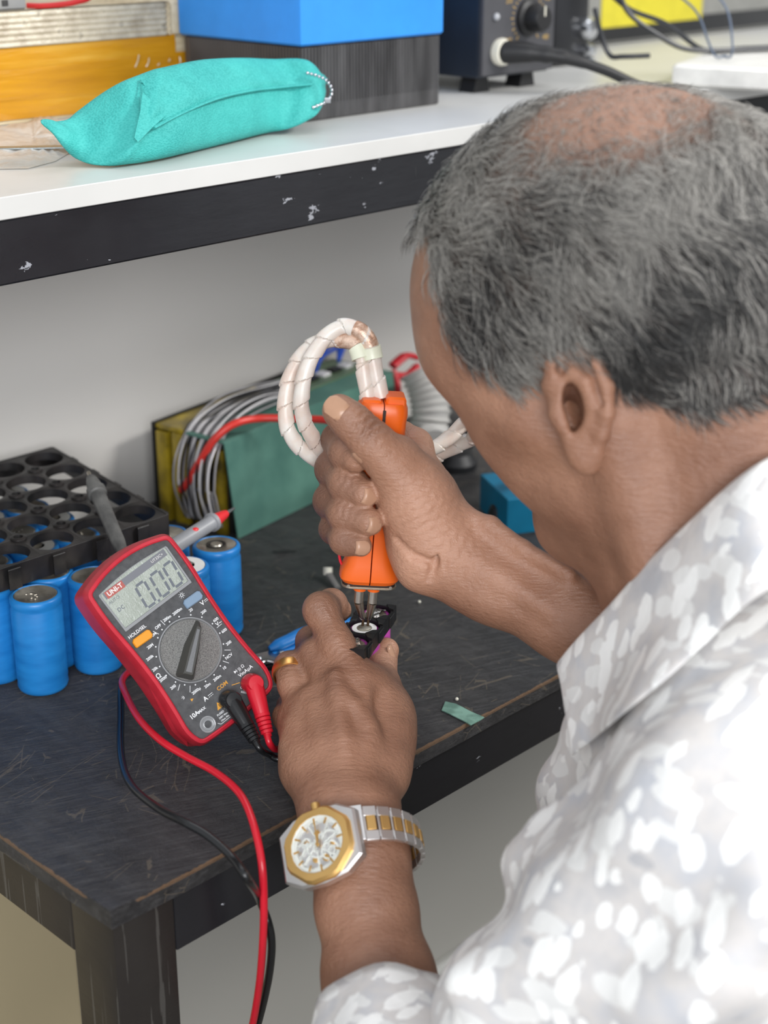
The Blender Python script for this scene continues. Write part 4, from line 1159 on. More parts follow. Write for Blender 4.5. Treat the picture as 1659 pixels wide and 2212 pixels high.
# ------------------------------------------------------------------ test leads
def lead(name, jx, jy, col, dcol, label, cable_pts, cr, drop, dirpx):
    mat = pmat(name+'_skin', col, 0.25, var=0.03)
    t = thing('test_lead', label, 'test lead')
    # right-angle plug: head cylinder on the jack, boot towards lower right
    base = mp(jx, jy, 0.8); top = mp(jx, jy, 13.0)
    q = at(*dirpx, (top-CAM)@FW+drop); dr = unit(q-mp(jx, jy, 9.0)); L = np.linalg.norm(q-mp(jx, jy, 9.0))
    M = frame(mp(jx, jy, 0.9), ME1, ME2, MN) @ Matrix.Scale(0.0009, 4)
    g = Geo(); g.add(lathe([(6.4, 0), (6.6, 1.0), (6.4, 6.0), (5.6, 9.0), (5.4, 12.2), (4.8, 13.2), (0.01, 13.6)], 30), M)
    h = g.obj('plug_head', mat, t, True, 40)
    c0 = mp(jx, jy, 8.2)
    P = [c0, c0+dr*L*0.25, c0+dr*L*0.55, c0+dr*L*0.66]
    g = Geo(); g.add(tube(P, [0.0056, 0.0054, 0.0046, 0.0043], 12)); g.obj('plug_boot', mat, t, True, 40)
    g = Geo()
    a = c0+dr*L*0.60; b = c0+dr*L*1.0
    k = 5
    for i in range(k):
        p = a+(b-a)*(i+0.5)/k; w = 0.0046-0.0011*i/k
        g.add(tube([p-dr*0.0011, p-dr*0.0008, p+dr*0.0008, p+dr*0.0011], [w*0.9, w, w, w*0.9], 14))
    g.add(tube([a, b+dr*0.002], [0.0032, 0.0024], 12)); g.obj('strain_relief', mat, t, True, 40)
    P = spline([b-dr*0.002, b+dr*0.006]+cable_pts, 10)
    g = Geo(); g.add(tube(P, cr, 12)); g.obj('cable', mat, t, True, None)
    return t, mat
zt = BZ
RC, BC = 0.0020, 0.0019
tr, m_red = lead('red_lead', 18.5, -40.8, lin(205, 30, 48), None, 'red test lead plugged in the multimeter and hanging over the bench edge',
     [onz(602, 1618, BZ+0.0065), onz(645, 1592, BZ+0.003), onz(700, 1560, BZ+0.003)], RC, -0.004, (578, 1585))
tb, m_blk = lead('black_lead', 0.5, -40.5, lin(24, 25, 27), None, 'black test lead plugged in the multimeter centre jack beside the red one',
     [onz(582, 1630, BZ+0.0055), onz(606, 1640, BZ+0.003), onz(655, 1618, BZ+0.003), onz(705, 1590, BZ+0.003)], BC, -0.004, (552, 1600))
def loop_cables():
    def path(pts):
        out = []
        for p in pts:
            if p[2] == 'z': out.append(onz(p[0], p[1], p[3]))
            else: out.append(at(p[0], p[1], p[2]))
        return out
    rp = path([(330, 1440, 'z', .756), (285, 1448, 'z', .757), (264, 1470, 'z', .762), (272, 1500, 'z', .768), (300, 1552, 'z', .772), (345, 1598, 'z', .774), (400, 1633, 'z', .773), (460, 1665, 'z', .772), (505, 1700, 'z', .772), (532, 1738, 'z', .770), (553, 1800, 'z', .764),
               (566, 1870, 0.800), (570, 1950, .805), (568, 2030, .815), (562, 2110, .83), (552, 2180, .845), (540, 2240, .86)])
    g = Geo(); g.add(tube(spline(rp, 10), 0.0021, 12)); g.obj('loose_cable', m_red, tr)['label'] = 'red cable loop crossing the bench and hanging down'
    bp = path([(320, 1450, 'z', .754), (268, 1462, 'z', .755), (261, 1560, 'z', .757), (263, 1640, 'z', .765), (285, 1698, 'z', .772), (340, 1745, 'z', .778), (400, 1777, 'z', .779), (450, 1806, 'z', .776), (500, 1851, 'z', .771), (535, 1900, 'z', .766),
               (560, 1942, .812), (580, 1995, .816), (587, 2040, .822), (582, 2100, .834), (570, 2160, .85), (556, 2215, .866), (545, 2260, .876)])
    g = Geo(); g.add(tube(spline(bp, 10), 0.0022, 12)); g.obj('loose_cable', m_blk, tb)['label'] = 'black cable loop crossing the bench and hanging down'
loop_cables()
def probes():
    gp = NT('worn_grey_probe'); c = gp.coord()
    gp.set(Base_Color=gp.ramp(gp.noise(c, 60, 5), [(0.35, lin(70, 70, 70)), (0.6, lin(104, 104, 102))]), Roughness=0.45, Normal=gp.bump(gp.noise(c, 150, 4), 0.3, 0.001))
    a = at(196, 1032, 1.035); b = at(263, 1188, 0.985); d = b-a; L = np.linalg.norm(d)
    t = thing('black_probe', 'worn dark grey test probe lying on the black rack behind the multimeter', 'test probe')
    S = [0, .04, .09, .16, .17, .24, .25, .7, .9, 1.0, 1.35]
    Rr = [0.0030, .0040, .0048, .0050, .0064, .0064, .0052, .0047, .0045, .0036, .0024]
    g = Geo(); g.add(tube([a+d*s for s in S], Rr, 18)); g.obj('probe_body', gp.m, t)
    g = Geo(); g.add(tube([a, a-d*0.08], [.0016, .0012], 10)); g.obj('probe_tip', M_CELLSTEEL, t)
    lg = pmat('light_grey_probe', lin(140, 142, 146), 0.4)
    rd = pmat('red_probe_collar', lin(220, 44, 50), 0.4)
    a = at(506, 1098, 1.05); b = at(360, 1190, 0.995); d = unit(b-a)
    t = thing('red_tipped_probe', 'light grey test probe with a red collar pointing at the green pack', 'test probe')
    g = Geo(); g.add(tube([a, a+d*0.010], [.0009, .0015], 10)); g.obj('probe_tip', pmat('probe_silver', lin(190, 195, 196), 0.2, 1.0), t)
    g = Geo(); g.add(tube([a+d*0.009, a+d*0.011, a+d*0.022, a+d*0.023], [.0024, .0030, .0048, .0050], 18)); g.obj('red_collar', rd, t)
    g = Geo(); g.add(tube([a+d*0.0225, a+d*0.023, a+d*0.0258, a+d*0.0262, a+d*0.0275, a+d*0.07, a+d*0.11], [.0058, .0064, .0064, .0056, .0050, .0052, .0048], 20)); g.obj('probe_body', lg, t)
    p = a+d*0.042-FW*0.0046+UP*0.0018
    g = Geo(); g.add(sphere(tuple(p), 0.0022, 10, 6, (1.3, 1, 0.7))); g.obj('red_mark', rd, t)
probes()
# ------------------------------------------------------------------ purple cells in a black three-slot holder
HZ = BZ+0.068
def cell_trio():
    c = onz(787, 1354, HZ); c2 = onz(823, 1306, HZ)
    d = unit(c2-c); n = V(-d[1], d[0], 0)
    sp = 0.0205
    t = thing('cell_holder', 'black three-slot plastic holder around purple cells under the pen tips', 'cell holder', frame((c[0], c[1], BZ), d, n, (0, 0, 1)))
    blk = pmat('holder_black', lin(22, 22, 24), 0.35, bump=0.15, bs=200)
    pink = pmat('purple_wrap', lin(168, 66, 150), 0.3, var=0.04)
    for zb in (0.0, 0.060):
        for i in (-1, 0, 1):
            # square ring with round hole and corner tabs
            g = Geo(); v = []; f = []; ns = 24; Rh = 0.00935
            for k in range(ns):
                a = 2*math.pi*k/ns+math.pi/4; u, w = math.cos(a), math.sin(a); s = 0.01015/max(abs(u), abs(w))
                v += [(i*sp+u*s, w*s, 0.0085), (i*sp+u*Rh, w*Rh, 0.0085), (i*sp+u*Rh, w*Rh, 0), (i*sp+u*s, w*s, 0)]
            for k in range(ns):
                m = (k+1) % ns; a, b = 4*k, 4*m
                f += [(a, a+1, b+1, b), (a+1, a+2, b+2, b+1), (a+2, a+3, b+3, b+2), (a+3, a, b, b+3)]
            g.add((v, f), Matrix.Translation((0, 0, zb)))
            # corner bridges over the cell edge
            for sx in (-1, 1):
                for sy in (-1, 1):
                    g.add(prism([(i*sp+sx*0.0101, sy*0.0101), (i*sp+sx*0.0040, sy*0.0101), (i*sp+sx*0.0055, sy*0.0068), (i*sp+sx*0.0101, sy*0.0040)][::(1 if sx*sy < 0 else -1)], 0.0082 if zb else 0.0, 0.0096 if zb else 0.001), Matrix.Translation((0, 0, zb)))
            g.obj('holder_ring', blk, t, True, 30)
    for sy in (-1, 1):
        for i in (-1, 0, 1):
            g = Geo(); g.add(box(i*sp-0.004, i*sp+0.004, sy*0.0103-0.0006, sy*0.0103+0.0022, 0.0605, 0.0675, 0.0004)); g.obj('side_clip', blk, t, True, 30)
    cells = []
    for i, (kind, lab) in enumerate((('tab', 'purple cell nearest the index finger with a bent nickel tab on top'), ('plus', 'purple cell with a white ring directly under the pen tips'), ('tab', 'rear purple cell with a crumpled weld tab in the black holder'))):
        x = (i-1)*sp
        q = thing('purple_cell', lab, 'battery', frame(c+d*x+V(0, 0, BZ-HZ+0.0015), d, n, (0, 0, 1)), 'purple cells in the holder')
        r, h = 0.0091, 0.0652
        mesh('wrap', *lathe([(r-0.0008, 0), (r, 0.0012), (r, h-0.001), (r-0.0008, h), (r-0.0022, h+0.0002), (r-0.0024, h-0.0006), (r-0.0024, h-0.003)], 36), pink, q, True, 50)
        mesh('metal_end', *lathe([(r-0.0023, h-0.001), (r-0.0023, h-0.0003), (0.0001, h-0.0003)], 32), M_CELLSTEEL, q, True, 40)
        if kind == 'plus':
            mesh('insulator_ring', *lathe([(r-0.0018, h), (r-0.0018, h+0.0006), (0.0046, h+0.0006), (0.0046, h-0.0003)], 32), pmat('bright_white_ring', lin(246, 246, 244), 0.45), q, True, 40)
            mesh('button', *lathe([(0.0042, h-0.0002), (0.0042, h+0.0010), (0.0036, h+0.0013), (0.0001, h+0.0013)], 24), M_CELLSTEEL, q, True, 40)
        else:
            g = Geo(); nx, ny = 12, 8; v = []; f = []
            for a in range(nx+1):
                for b in range(ny+1):
                    u = -1+2*a/nx; w = -1+2*b/ny
                    z = h+0.0008+0.0012*(1-u*u)+0.0004*math.sin(u*9+w*5+i*2)
                    v.append((u*0.0062, w*0.0040+0.0012*math.sin(u*3+i), z))
            for a in range(nx):
                for b in range(ny):
                    k = a*(ny+1)+b; f.append((k, k+ny+1, k+ny+2, k+1))
            m0 = len(v); v += [(p[0], p[1], p[2]-0.0005) for p in v]; f += [tuple(m0+x_ for x_ in reversed(a)) for a in f]
            mesh('nickel_tab', v, f, M_TABSTEEL, q, True)
    return c
TRIO_C = cell_trio()

# ------------------------------------------------------------------ spot-welding pen
tipc = onz(789, 1350, HZ+0.004)
T_TIP = (tipc-CAM)@FW
PEN_T0 = T_TIP-0.012      # depth at the bottom plate
PEN_T1 = T_TIP-0.046      # depth at the top
def pen():
    b = at(796, 1252, PEN_T0); tpt = at(828, 864, PEN_T1)
    ax = unit(tpt-b); L = np.linalg.norm(tpt-b)*1000
    nn = unit(-FW-ax*(-FW@ax)); nn = unit(nn+RT*0.10); nn = unit(nn-ax*(nn@ax)); xx = np.cross(ax, nn); xx = -xx if xx@RT < 0 else xx
    yy = np.cross(xx, nn) 
    # local mm frame: x right, y up along the pen, z towards the viewer
    zz = np.cross(xx, ax)
    M = frame(b, xx, ax, zz) @ Matrix.Scale(0.001, 4)
    org = pmat('orange_plastic', lin(240, 104, 24), 0.34, var=0.03)
    t = thing('spot_welding_pen', 'orange two-piece spot welding pen held upright with steel electrodes', 'spot welder', M)
    prof = [(0.0, 15.2, 9.5), (2.5, 17.0, 11.5), (7, 16.6, 11.5), (12, 14.5, 10.8), (20, 12.6, 10.2), (30, 12.0, 10), (45, 12.8, 10.2), (62, 13.4, 10.5), (80, 13.2, 10.8), (96, 13.5, 11.2), (L-7, 14.0, 11.5), (L-2.5, 13.6, 11.2), (L, 12.0, 10)]
    def half(sgn, off, ytop):
        v = []; f = []
        N = 16
        rows = [p for p in prof if p[0] <= ytop]
        for (y, w, d) in rows:
            for k in range(N+1):
                a = -math.pi/2+math.pi*k/N
                # superellipse half-section
                cx_ = abs(math.cos(a))**0.5; sy_ = math.copysign(abs(math.sin(a))**0.62, math.sin(a))
                v.append((sgn*(off+(w-off)*cx_), y, d*sy_))
        m = N+1
        for r in range(len(rows)-1):
            for k in range(N):
                q = (r*m+k, (r+1)*m+k, (r+1)*m+k+1, r*m+k+1); f.append(q if sgn < 0 else q[::-1])
            q = (r*m+N, (r+1)*m+N, (r+1)*m, r*m); f.append(q if sgn < 0 else q[::-1])
        q = tuple(range(m)); f.append(q if sgn < 0 else q[::-1])
        q = tuple(range((len(rows)-1)*m, len(rows)*m)); f.append(q[::-1] if sgn < 0 else q)
        return v, f
    mesh('handle_half', *half(-1, 0.35, L), org, t, True, 38)
    mesh('handle_half', *half(1, 0.35, L), org, t, True, 38)
    dark = pmat('pen_gap_dark', lin(40, 26, 20), 0.6); steel = pmat('electrode_steel', lin(214, 208, 198), 0.16, 1.0, bump=0.15, bs=500)
    # collars around the cables at the top: raised lugs
    for s in (-1, 1):
        g = Geo(); g.add(box(s*6.6-5.6, s*6.6+5.6, L-4, L+2.6+1.2*s, -7.5, 8.0, 2.0)); g.obj('cable_lug', org, t, True, 30)
    g = Geo(); g.add(box(-0.7, 1.1, L-22, L-3, 5, 11.6, 0.3)); g.obj('slot', dark, t, True, 30)
    g = Geo(); g.add(box(-1.6, 1.8, L-16.4, L-14.8, 10.4, 12.2, 0.3)); g.add(rod((0.2, L-15, 11), (0.2, L-6, 11), 0.5)); g.obj('spring_pin', steel, t, True, 30)
    plate = pmat('pen_plate_metal', lin(176, 166, 148), 0.3, 0.9, bump=0.4, bs=300)
    P = rrect(0, 0, 31.5, 20, 6, 5)
    g = Geo(); g.add(prism(P, -2.4, -1.0, 0.3), Matrix.Rotation(-math.pi/2, 4, 'X')); o = g.obj('end_plate', plate, t, True, 30)
    P = rrect(0, 0, 30, 18, 5, 5)
    g = Geo(); g.add(prism(P, -1.1, 0.3, 0.2), Matrix.Rotation(-math.pi/2, 4, 'X')); g.obj('plate_gap', dark, t, True, 30)
    for s in (-1, 1):
        g = Geo(); g.add(rod((s*12, -0.9, 8.6), (s*12, -0.9, 9.6), 1.0, n=10)); g.obj('plate_screw', steel, t)
    # matrices: prism axis z -> y. the prism z range mapped to +y negative values
    tip_local = M.inverted() @ Vector([float(x) for x in tipc])
    for s in (-1, 1):
        g = Geo(); g.add(lathe([(3.6, -6.5), (3.8, -2.2)], 20), Matrix(((1, 0, 0, s*3.95-0.6), (0, 0, 1, 0), (0, -1, 0, 0), (0, 0, 0, 1)))); g.obj('electrode_collar', org, t, True, 30)
        x0 = s*3.95-0.6
        tx, ty, tz = tip_local[0]+s*1.5, tip_local[1], tip_local[2]
        P = [(x0, -4, 0), (x0, -15, 0.0), (x0+(tx-x0)*0.75, ty+5.5, tz*0.8), (tx, ty+4.2, tz*0.9)]
        g = Geo(); g.add(tube([P[0], (x0, -14, 0)], 2.75, 18)); g.add(tube([(x0, -14, 0), P[2], P[3]], [2.75, 1.9, 1.5], 18)); g.obj('electrode', steel, t, True, 40)
        g = Geo(); g.add(tube([P[3], (tx, ty-0.4, tz)], [0.85, 0.75], 12)); g.obj('electrode_tip', pmat('burnt_copper', lin(120, 96, 74), 0.4, 0.9), t)
    # thin red trigger wire loop on the left
    red = pmat('red_trigger_wire', lin(210, 34, 50), 0.3)
    g = Geo(); g.add(tube(spline([(-12.5, 28, -4), (-16.5, 22, -3), (-18, 16, -2), (-16.4, 9, -1), (-13, 6.5, 0)], 6), 0.8, 8)); g.obj('trigger_wire', red, t)
    band = pmat('ivory_clip', lin(226, 228, 206), 0.35)
    # spiral-wrapped copper cables
    wr = NT('spiral_wrap'); c = wr.coord()
    wr.set(Base_Color=wr.ramp(wr.noise(c, 55, 4), [(0.3, lin(214, 192, 178)), (0.62, lin(228, 222, 214))]), Roughness=0.3)
    wr.b.inputs['Subsurface Weight'].default_value = 0.25; wr.b.inputs['Subsurface Radius'].default_value = (0.004, 0.003, 0.002); wr.b.inputs['Subsurface Scale'].default_value = 1
    cop = NT('braided_copper'); c = cop.coord()
    cop.set(Base_Color=cop.ramp(cop.noise(c, 200, 3), [(0.4, lin(176, 136, 112)), (0.6, lin(224, 196, 176))]), Metallic=0.3, Roughness=0.35, Normal=cop.bump(cop.noise(c, 900, 2), 0.4, 0.0005))
    ta, tb_ = PEN_T1+0.002, PEN_T1+0.012
    inner = [(826, 862, ta), (815, 820, ta), (805, 772, ta), (795, 735, ta-0.002), (772, 712, ta-0.002), (738, 706, ta), (702, 730, ta+0.002), (670, 778, ta+0.006), (655, 825, ta+0.008), (651, 880, ta+0.012), (662, 922, ta+0.018), (681, 954, ta+0.026), (702, 978, ta+0.034), (760, 1005, ta+0.05), (850, 1000, ta+0.062), (920, 975, ta+0.07), (965, 950, ta+0.075), (1003, 915, ta+0.08), (1060, 870, ta+0.09)]
    outer = [(795, 862, ta), (789, 820, ta), (782, 776, ta), (768, 742, ta+0.001), (742, 734, ta+0.003), (700, 736, ta+0.008), (662, 757, ta+0.013), (632, 802, ta+0.017), (618, 850, ta+0.019), (617, 905, ta+0.022), (630, 945, ta+0.026), (658, 975, ta+0.032), (696, 998, ta+0.040), (760, 1026, ta+0.066), (850, 1024, ta+0.076), (920, 996, ta+0.082), (968, 972, ta+0.085), (1012, 952, ta+0.088), (1070, 925, ta+0.10)]
    for i, pts in enumerate((inner, outer)):
        P = spline([at(*p) for p in pts]+([onz(1200, 955, 0.772), onz(1340, 985, 0.759)] if i == 0 else [onz(1200, 1005, 0.786), onz(1345, 1030, 0.762)]), 9)
        pitch = 0.0135
        Pd = []
        # resample evenly
        s = np.concatenate([[0], np.cumsum(np.linalg.norm(np.diff(P, axis=0), axis=1))])
        q = np.linspace(0, s[-1], int(s[-1]/0.0005)); P = np.stack([np.interp(q, s, P[:, k]) for k in range(3)], 1)
        tc_ = thing('pen_cable', ('inner' if i == 0 else 'outer')+' loop of the spiral wrapped copper cable above the pen hand', 'cable')
        def rad(s_, th, i=i):
            fr = ((s_/pitch-th/(2*math.pi)) % 1.0)
            return 1.0+0.20*(fr-0.5)-(0.07 if fr < 0.06 else 0)
        bare = [(q > 0.020) & (q < 0.034)][0] if i == 1 else np.zeros(len(q), bool)
        g = Geo(); g.add(tube(P, np.where(bare, 0.0038, 0.0045), 36, rad=rad)); g.obj('spiral_wrap', wr.m, tc_, True, 40)
        k0, k1 = int(0.030/0.0005), int(0.044/0.0005)
        g = Geo(); g.add(tube(P[k0:k1], 0.0049, 16)); g.obj('copper_braid', cop.m, tc_)
        k0, k1 = int(0.0225/0.0005), int(0.0300/0.0005)
        g = Geo(); g.add(tube(P[k0:k1], 0.0058, 18)); g.obj('clip_band', band, tc_, True, 50)
    return t, (b, xx, ax, zz)
PEN, PENF = pen()
# ------------------------------------------------------------------ smooth body modelling (signed distances, surface nets)
class Field:
    def __init__(self, lo, hi, h):
        self.h = h; self.lo = np.array(lo, float)
        n = np.ceil((np.array(hi)-self.lo)/h).astype(int)+1
        self.n = n
        self.ax = [self.lo[i]+h*np.arange(n[i]) for i in range(3)]
        self.D = np.full(n, 1.0, np.float32)
    def _box(self, lo, hi):
        i0 = [max(0, int((lo[i]-self.lo[i])/self.h)) for i in range(3)]
        i1 = [min(self.n[i], int((hi[i]-self.lo[i])/self.h)+2) for i in range(3)]
        if any(i0[k] >= i1[k] for k in range(3)): return None
        sl = tuple(slice(a, b) for a, b in zip(i0, i1))
        X = self.ax[0][sl[0]][:, None, None].astype(np.float32); Y = self.ax[1][sl[1]][None, :, None].astype(np.float32); Z = self.ax[2][sl[2]][None, None, :].astype(np.float32)
        return sl, X, Y, Z
    @staticmethod
    def smin(a, b, k):
        if k <= 0: return np.minimum(a, b)
        h = np.maximum(k-np.abs(a-b), 0)/k
        return np.minimum(a, b)-h*h*k*0.25
    def prim(self, p, T, k):
        kind = p[0]; m = k+3*self.h+0.001
        if kind == 'cap':
            _, a, b, ra, rb = p[:5]; flat = p[5] if len(p) > 5 and not isinstance(p[5], str) else None
            rm = max(ra, rb)*(flat[1] if flat else 1)
            lo = np.minimum(a, b)-rm-m; hi = np.maximum(a, b)+rm+m
            q = self._box(lo, hi)
            if q is None: return
            sl, X, Y, Z = q
            d = b-a; L2 = d@d
            px, py, pz = X-a[0], Y-a[1], Z-a[2]
            t = np.clip((px*d[0]+py*d[1]+pz*d[2])/L2, 0, 1)
            vx, vy, vz = px-t*d[0], py-t*d[1], pz-t*d[2]
            r = ra+(rb-ra)*t
            if flat:   # (axis, widen, thin): elliptical section, wide along axis
                ax, wd, tn = flat
                ax = unit(ax)
                c = vx*ax[0]+vy*ax[1]+vz*ax[2]
                rest = np.sqrt(np.maximum(vx*vx+vy*vy+vz*vz-c*c, 0))
                q_ = np.sqrt((c/wd)**2+(rest/tn)**2)
                D = (q_-r)*min(wd, tn)**0.5
            else:
                D = np.sqrt(vx*vx+vy*vy+vz*vz)-r
        elif kind == 'ell':
            _, c, R, rad = p[:4]
            rad = np.array(rad, float)
            e = np.sqrt(((np.array(R).T*rad)**2).sum(1))
            q = self._box(c-e-m, c+e+m)
            if q is None: return
            sl, X, Y, Z = q
            px, py, pz = X-c[0], Y-c[1], Z-c[2]
            u = [(px*R[i][0]+py*R[i][1]+pz*R[i][2]) for i in range(3)]
            k0 = np.sqrt(sum((u[i]/rad[i])**2 for i in range(3)))+1e-6
            k1 = np.sqrt(sum((u[i]/rad[i]**2)**2 for i in range(3)))+1e-6
            D = k0*(k0-1)/k1
        if T is None: T = self.D
        if isinstance(p[-1], str) and p[-1] == 'sub':
            T[sl] = -self.smin(-T[sl], D.astype(np.float32), k)
        else:
            T[sl] = self.smin(T[sl], D.astype(np.float32), k)
    def group(self, prims, k, kjoin):
        T = np.full(self.n, 1.0, np.float32)
        for p in prims: self.prim(p, T, k)
        self.D = self.smin(self.D, T, kjoin)
    def mesh(self):
        D = self.D; h = self.h
        s = D < 0
        c = [s[i:s.shape[0]-1+i, j:s.shape[1]-1+j, k:s.shape[2]-1+k] for i in (0, 1) for j in (0, 1) for k in (0, 1)]
        an = c[0].copy(); al = c[0].copy()
        for q in c[1:]: an |= q; al &= q
        mx = an & ~al
        idx = np.full(mx.shape, -1, np.int64); I = np.argwhere(mx); idx[mx] = np.arange(len(I))
        off = np.array([(i, j, k) for i in (0, 1) for j in (0, 1) for k in (0, 1)])
        vals = np.stack([D[I[:, 0]+o[0], I[:, 1]+o[1], I[:, 2]+o[2]] for o in off], 1).astype(float)
        pos = np.zeros((len(I), 3)); cnt = np.zeros(len(I))
        for a in range(8):
            for b in range(a+1, 8):
                if abs(off[a]-off[b]).sum() != 1: continue
                m = (vals[:, a] < 0) != (vals[:, b] < 0)
                t = vals[m, a]/(vals[m, a]-vals[m, b])
                pos[m] += off[a]+(off[b]-off[a])*t[:, None]; cnt[m] += 1
        v = self.lo+h*(I+pos/cnt[:, None])
        faces = []
        for ax in range(3):
            sh = [slice(None)]*3; sh2 = [slice(None)]*3
            sh[ax] = slice(0, -1); sh2[ax] = slice(1, None)
            a, b = s[tuple(sh)], s[tuple(sh2)]
            E = np.argwhere(a != b)
            u, w = [(1, 2), (2, 0), (0, 1)][ax]
            ok = (E[:, u] > 0) & (E[:, w] > 0) & (E[:, u] < s.shape[u]-1) & (E[:, w] < s.shape[w]-1)
            E = E[ok]
            fl = a[E[:, 0], E[:, 1], E[:, 2]]
            def g(du, dw):
                q = E.copy(); q[:, u] += du; q[:, w] += dw
                return idx[q[:, 0], q[:, 1], q[:, 2]]
            Q = np.stack([g(-1, -1), g(0, -1), g(0, 0), g(-1, 0)], 1)
            Q = np.where(fl[:, None], Q, Q[:, ::-1])
            faces.append(Q)
        F = np.vstack(faces)
        return v, F[(F >= 0).all(1)]
def relax(v, F, it=1, lam=0.5):
    n = len(v)
    e = np.vstack([F[:, [0, 1]], F[:, [1, 2]], F[:, [2, 3]], F[:, [3, 0]]]); e = np.vstack([e, e[:, ::-1]])
    cnt = np.bincount(e[:, 0], minlength=n)[:, None]
    for _ in range(it):
        s = np.stack([np.bincount(e[:, 0], weights=v[e[:, 1], k], minlength=n) for k in range(3)], 1)
        v = v+(s/np.maximum(cnt, 1)-v)*lam
    return v
def bounds(prims, pad):
    P = []
    for p in prims:
        if p[0] == 'cap':
            for q, r in ((p[1], p[3]), (p[2], p[4])): P += [q-r*1.3, q+r*1.3]
        else:
            r = max(p[3]); P += [p[1]-r, p[1]+r]
    P = np.array(P); return P.min(0)-pad, P.max(0)+pad
def vnormals(v, F):
    n = np.cross(v[F[:, 2]]-v[F[:, 0]], v[F[:, 3]]-v[F[:, 1]])
    N = np.zeros_like(v)
    for k in range(4):
        for c in range(3): N[:, c] += np.bincount(F[:, k], weights=n[:, c], minlength=len(v))
    return N/(np.linalg.norm(N, axis=1)[:, None]+1e-12)

def skin_material():
    m = NT('brown_skin'); c = m.coord()
    at_ = m.n('ShaderNodeAttribute', _attribute_name='tone', _attribute_type='GEOMETRY')
    sep = m.n('ShaderNodeSeparateColor'); m.l(at_.outputs['Color'], sep.inputs[0])
    base = m.ramp(m.noise(c, 28, 6, 0.6), [(0.3, lin(142, 100, 78)), (0.7, lin(172, 127, 102))])
    base = m.mix(sep.outputs[0], base, lin(92, 61, 49))         # darker creased skin, and shade painted at neck and ears
    base = m.mix(sep.outputs[1], base, lin(200, 152, 126))      # palm side
    base = m.mix(sep.outputs[2], base, lin(74, 68, 64))         # scalp under hair
    # fine skin grain: creases as a stretched cell pattern
    vo = m.n('ShaderNodeTexVoronoi', _feature='DISTANCE_TO_EDGE'); vo.inputs['Scale'].default_value = 900
    m.l(c, vo.inputs['Vector'])
    mp_ = m.n('ShaderNodeMapping', _vector_type='TEXTURE'); m.l(c, mp_.inputs['Vector'])
    mp_.inputs['Rotation'].default_value = (0, 0, math.radians(-45.4)); mp_.inputs['Scale'].default_value = (5, 1, 1)
    wsrc = m.mix(0.003, mp_.outputs[0], m.noise(c, 60, 2, out='Color'), 'ADD')
    w = m.noise(wsrc, 640, 4, 0.62)
    h = m.math('ADD', m.math('MULTIPLY', vo.outputs['Distance'], 0.7), m.math('MULTIPLY', w, 2.2))
    nb = m.bump(h, 0.45, 0.0010)
    big = m.noise(m.coord((1, 1, 1)), 70, 3)
    nb = m.bump(big, 0.3, 0.004, nb)
    m.set(Base_Color=base, Roughness=m.ramp(m.noise(c, 40, 3), [(0.3, 0.34), (0.7, 0.46)]), Normal=nb)
    m.b.inputs['Specular IOR Level'].default_value = 0.6
    m.b.inputs['Subsurface Weight'].default_value = 0.10
    m.b.inputs['Subsurface Radius'].default_value = (0.006, 0.003, 0.0015); m.b.inputs['Subsurface Scale'].default_value = 1.0
    return m.m
M_SKIN = skin_material()
M_NAIL = pmat('fingernail', lin(184, 142, 116), 0.3, var=0.05)
M_NAIL_T = pmat('thumbnail', lin(188, 146, 118), 0.28, var=0.05)
# ------------------------------------------------------------------ the person
def chain(spec):
    """spec: list of (px, py, depth, radius mm) -> tapered capsules"""
    P = [at(s[0], s[1], s[2]) for s in spec]; R = [s[3]/1000 for s in spec]
    return [('cap', P[i], P[i+1], R[i], R[i+1]) for i in range(len(P)-1)]
def ball(px, py, t, r): 
    p = at(px, py, t); return ('cap', p, p+V(0, 0, 1e-5), r/1000, r/1000)

def paint(v, spots, chan, col):
    for (px, py, t, r, a) in spots:
        c = at(px, py, t); d2 = ((v-c)**2).sum(1)
        col[:, chan] = np.maximum(col[:, chan], a*np.exp(-d2/(r/1000)**2))
def creases(v, N, spots):
    """ring-like wrinkles: (px,py,t, axis px,py,t, wavelength mm, reach mm, amplitude mm)"""
    for (px, py, t, qx, qy, qt, lam, reach, amp) in spots:
        c = at(px, py, t); a = unit(at(qx, qy, qt)-c)
        d = v-c; s = d@a*1000; r = np.linalg.norm(d, axis=1)*1000
        w = np.exp(-(r/reach)**2)
        v = v+N*((np.cos(s*2*math.pi/lam+0.9*np.sin(d[:, 0]*700+d[:, 2]*500))-0.3)*w*amp/1000)[:, None]
    return v

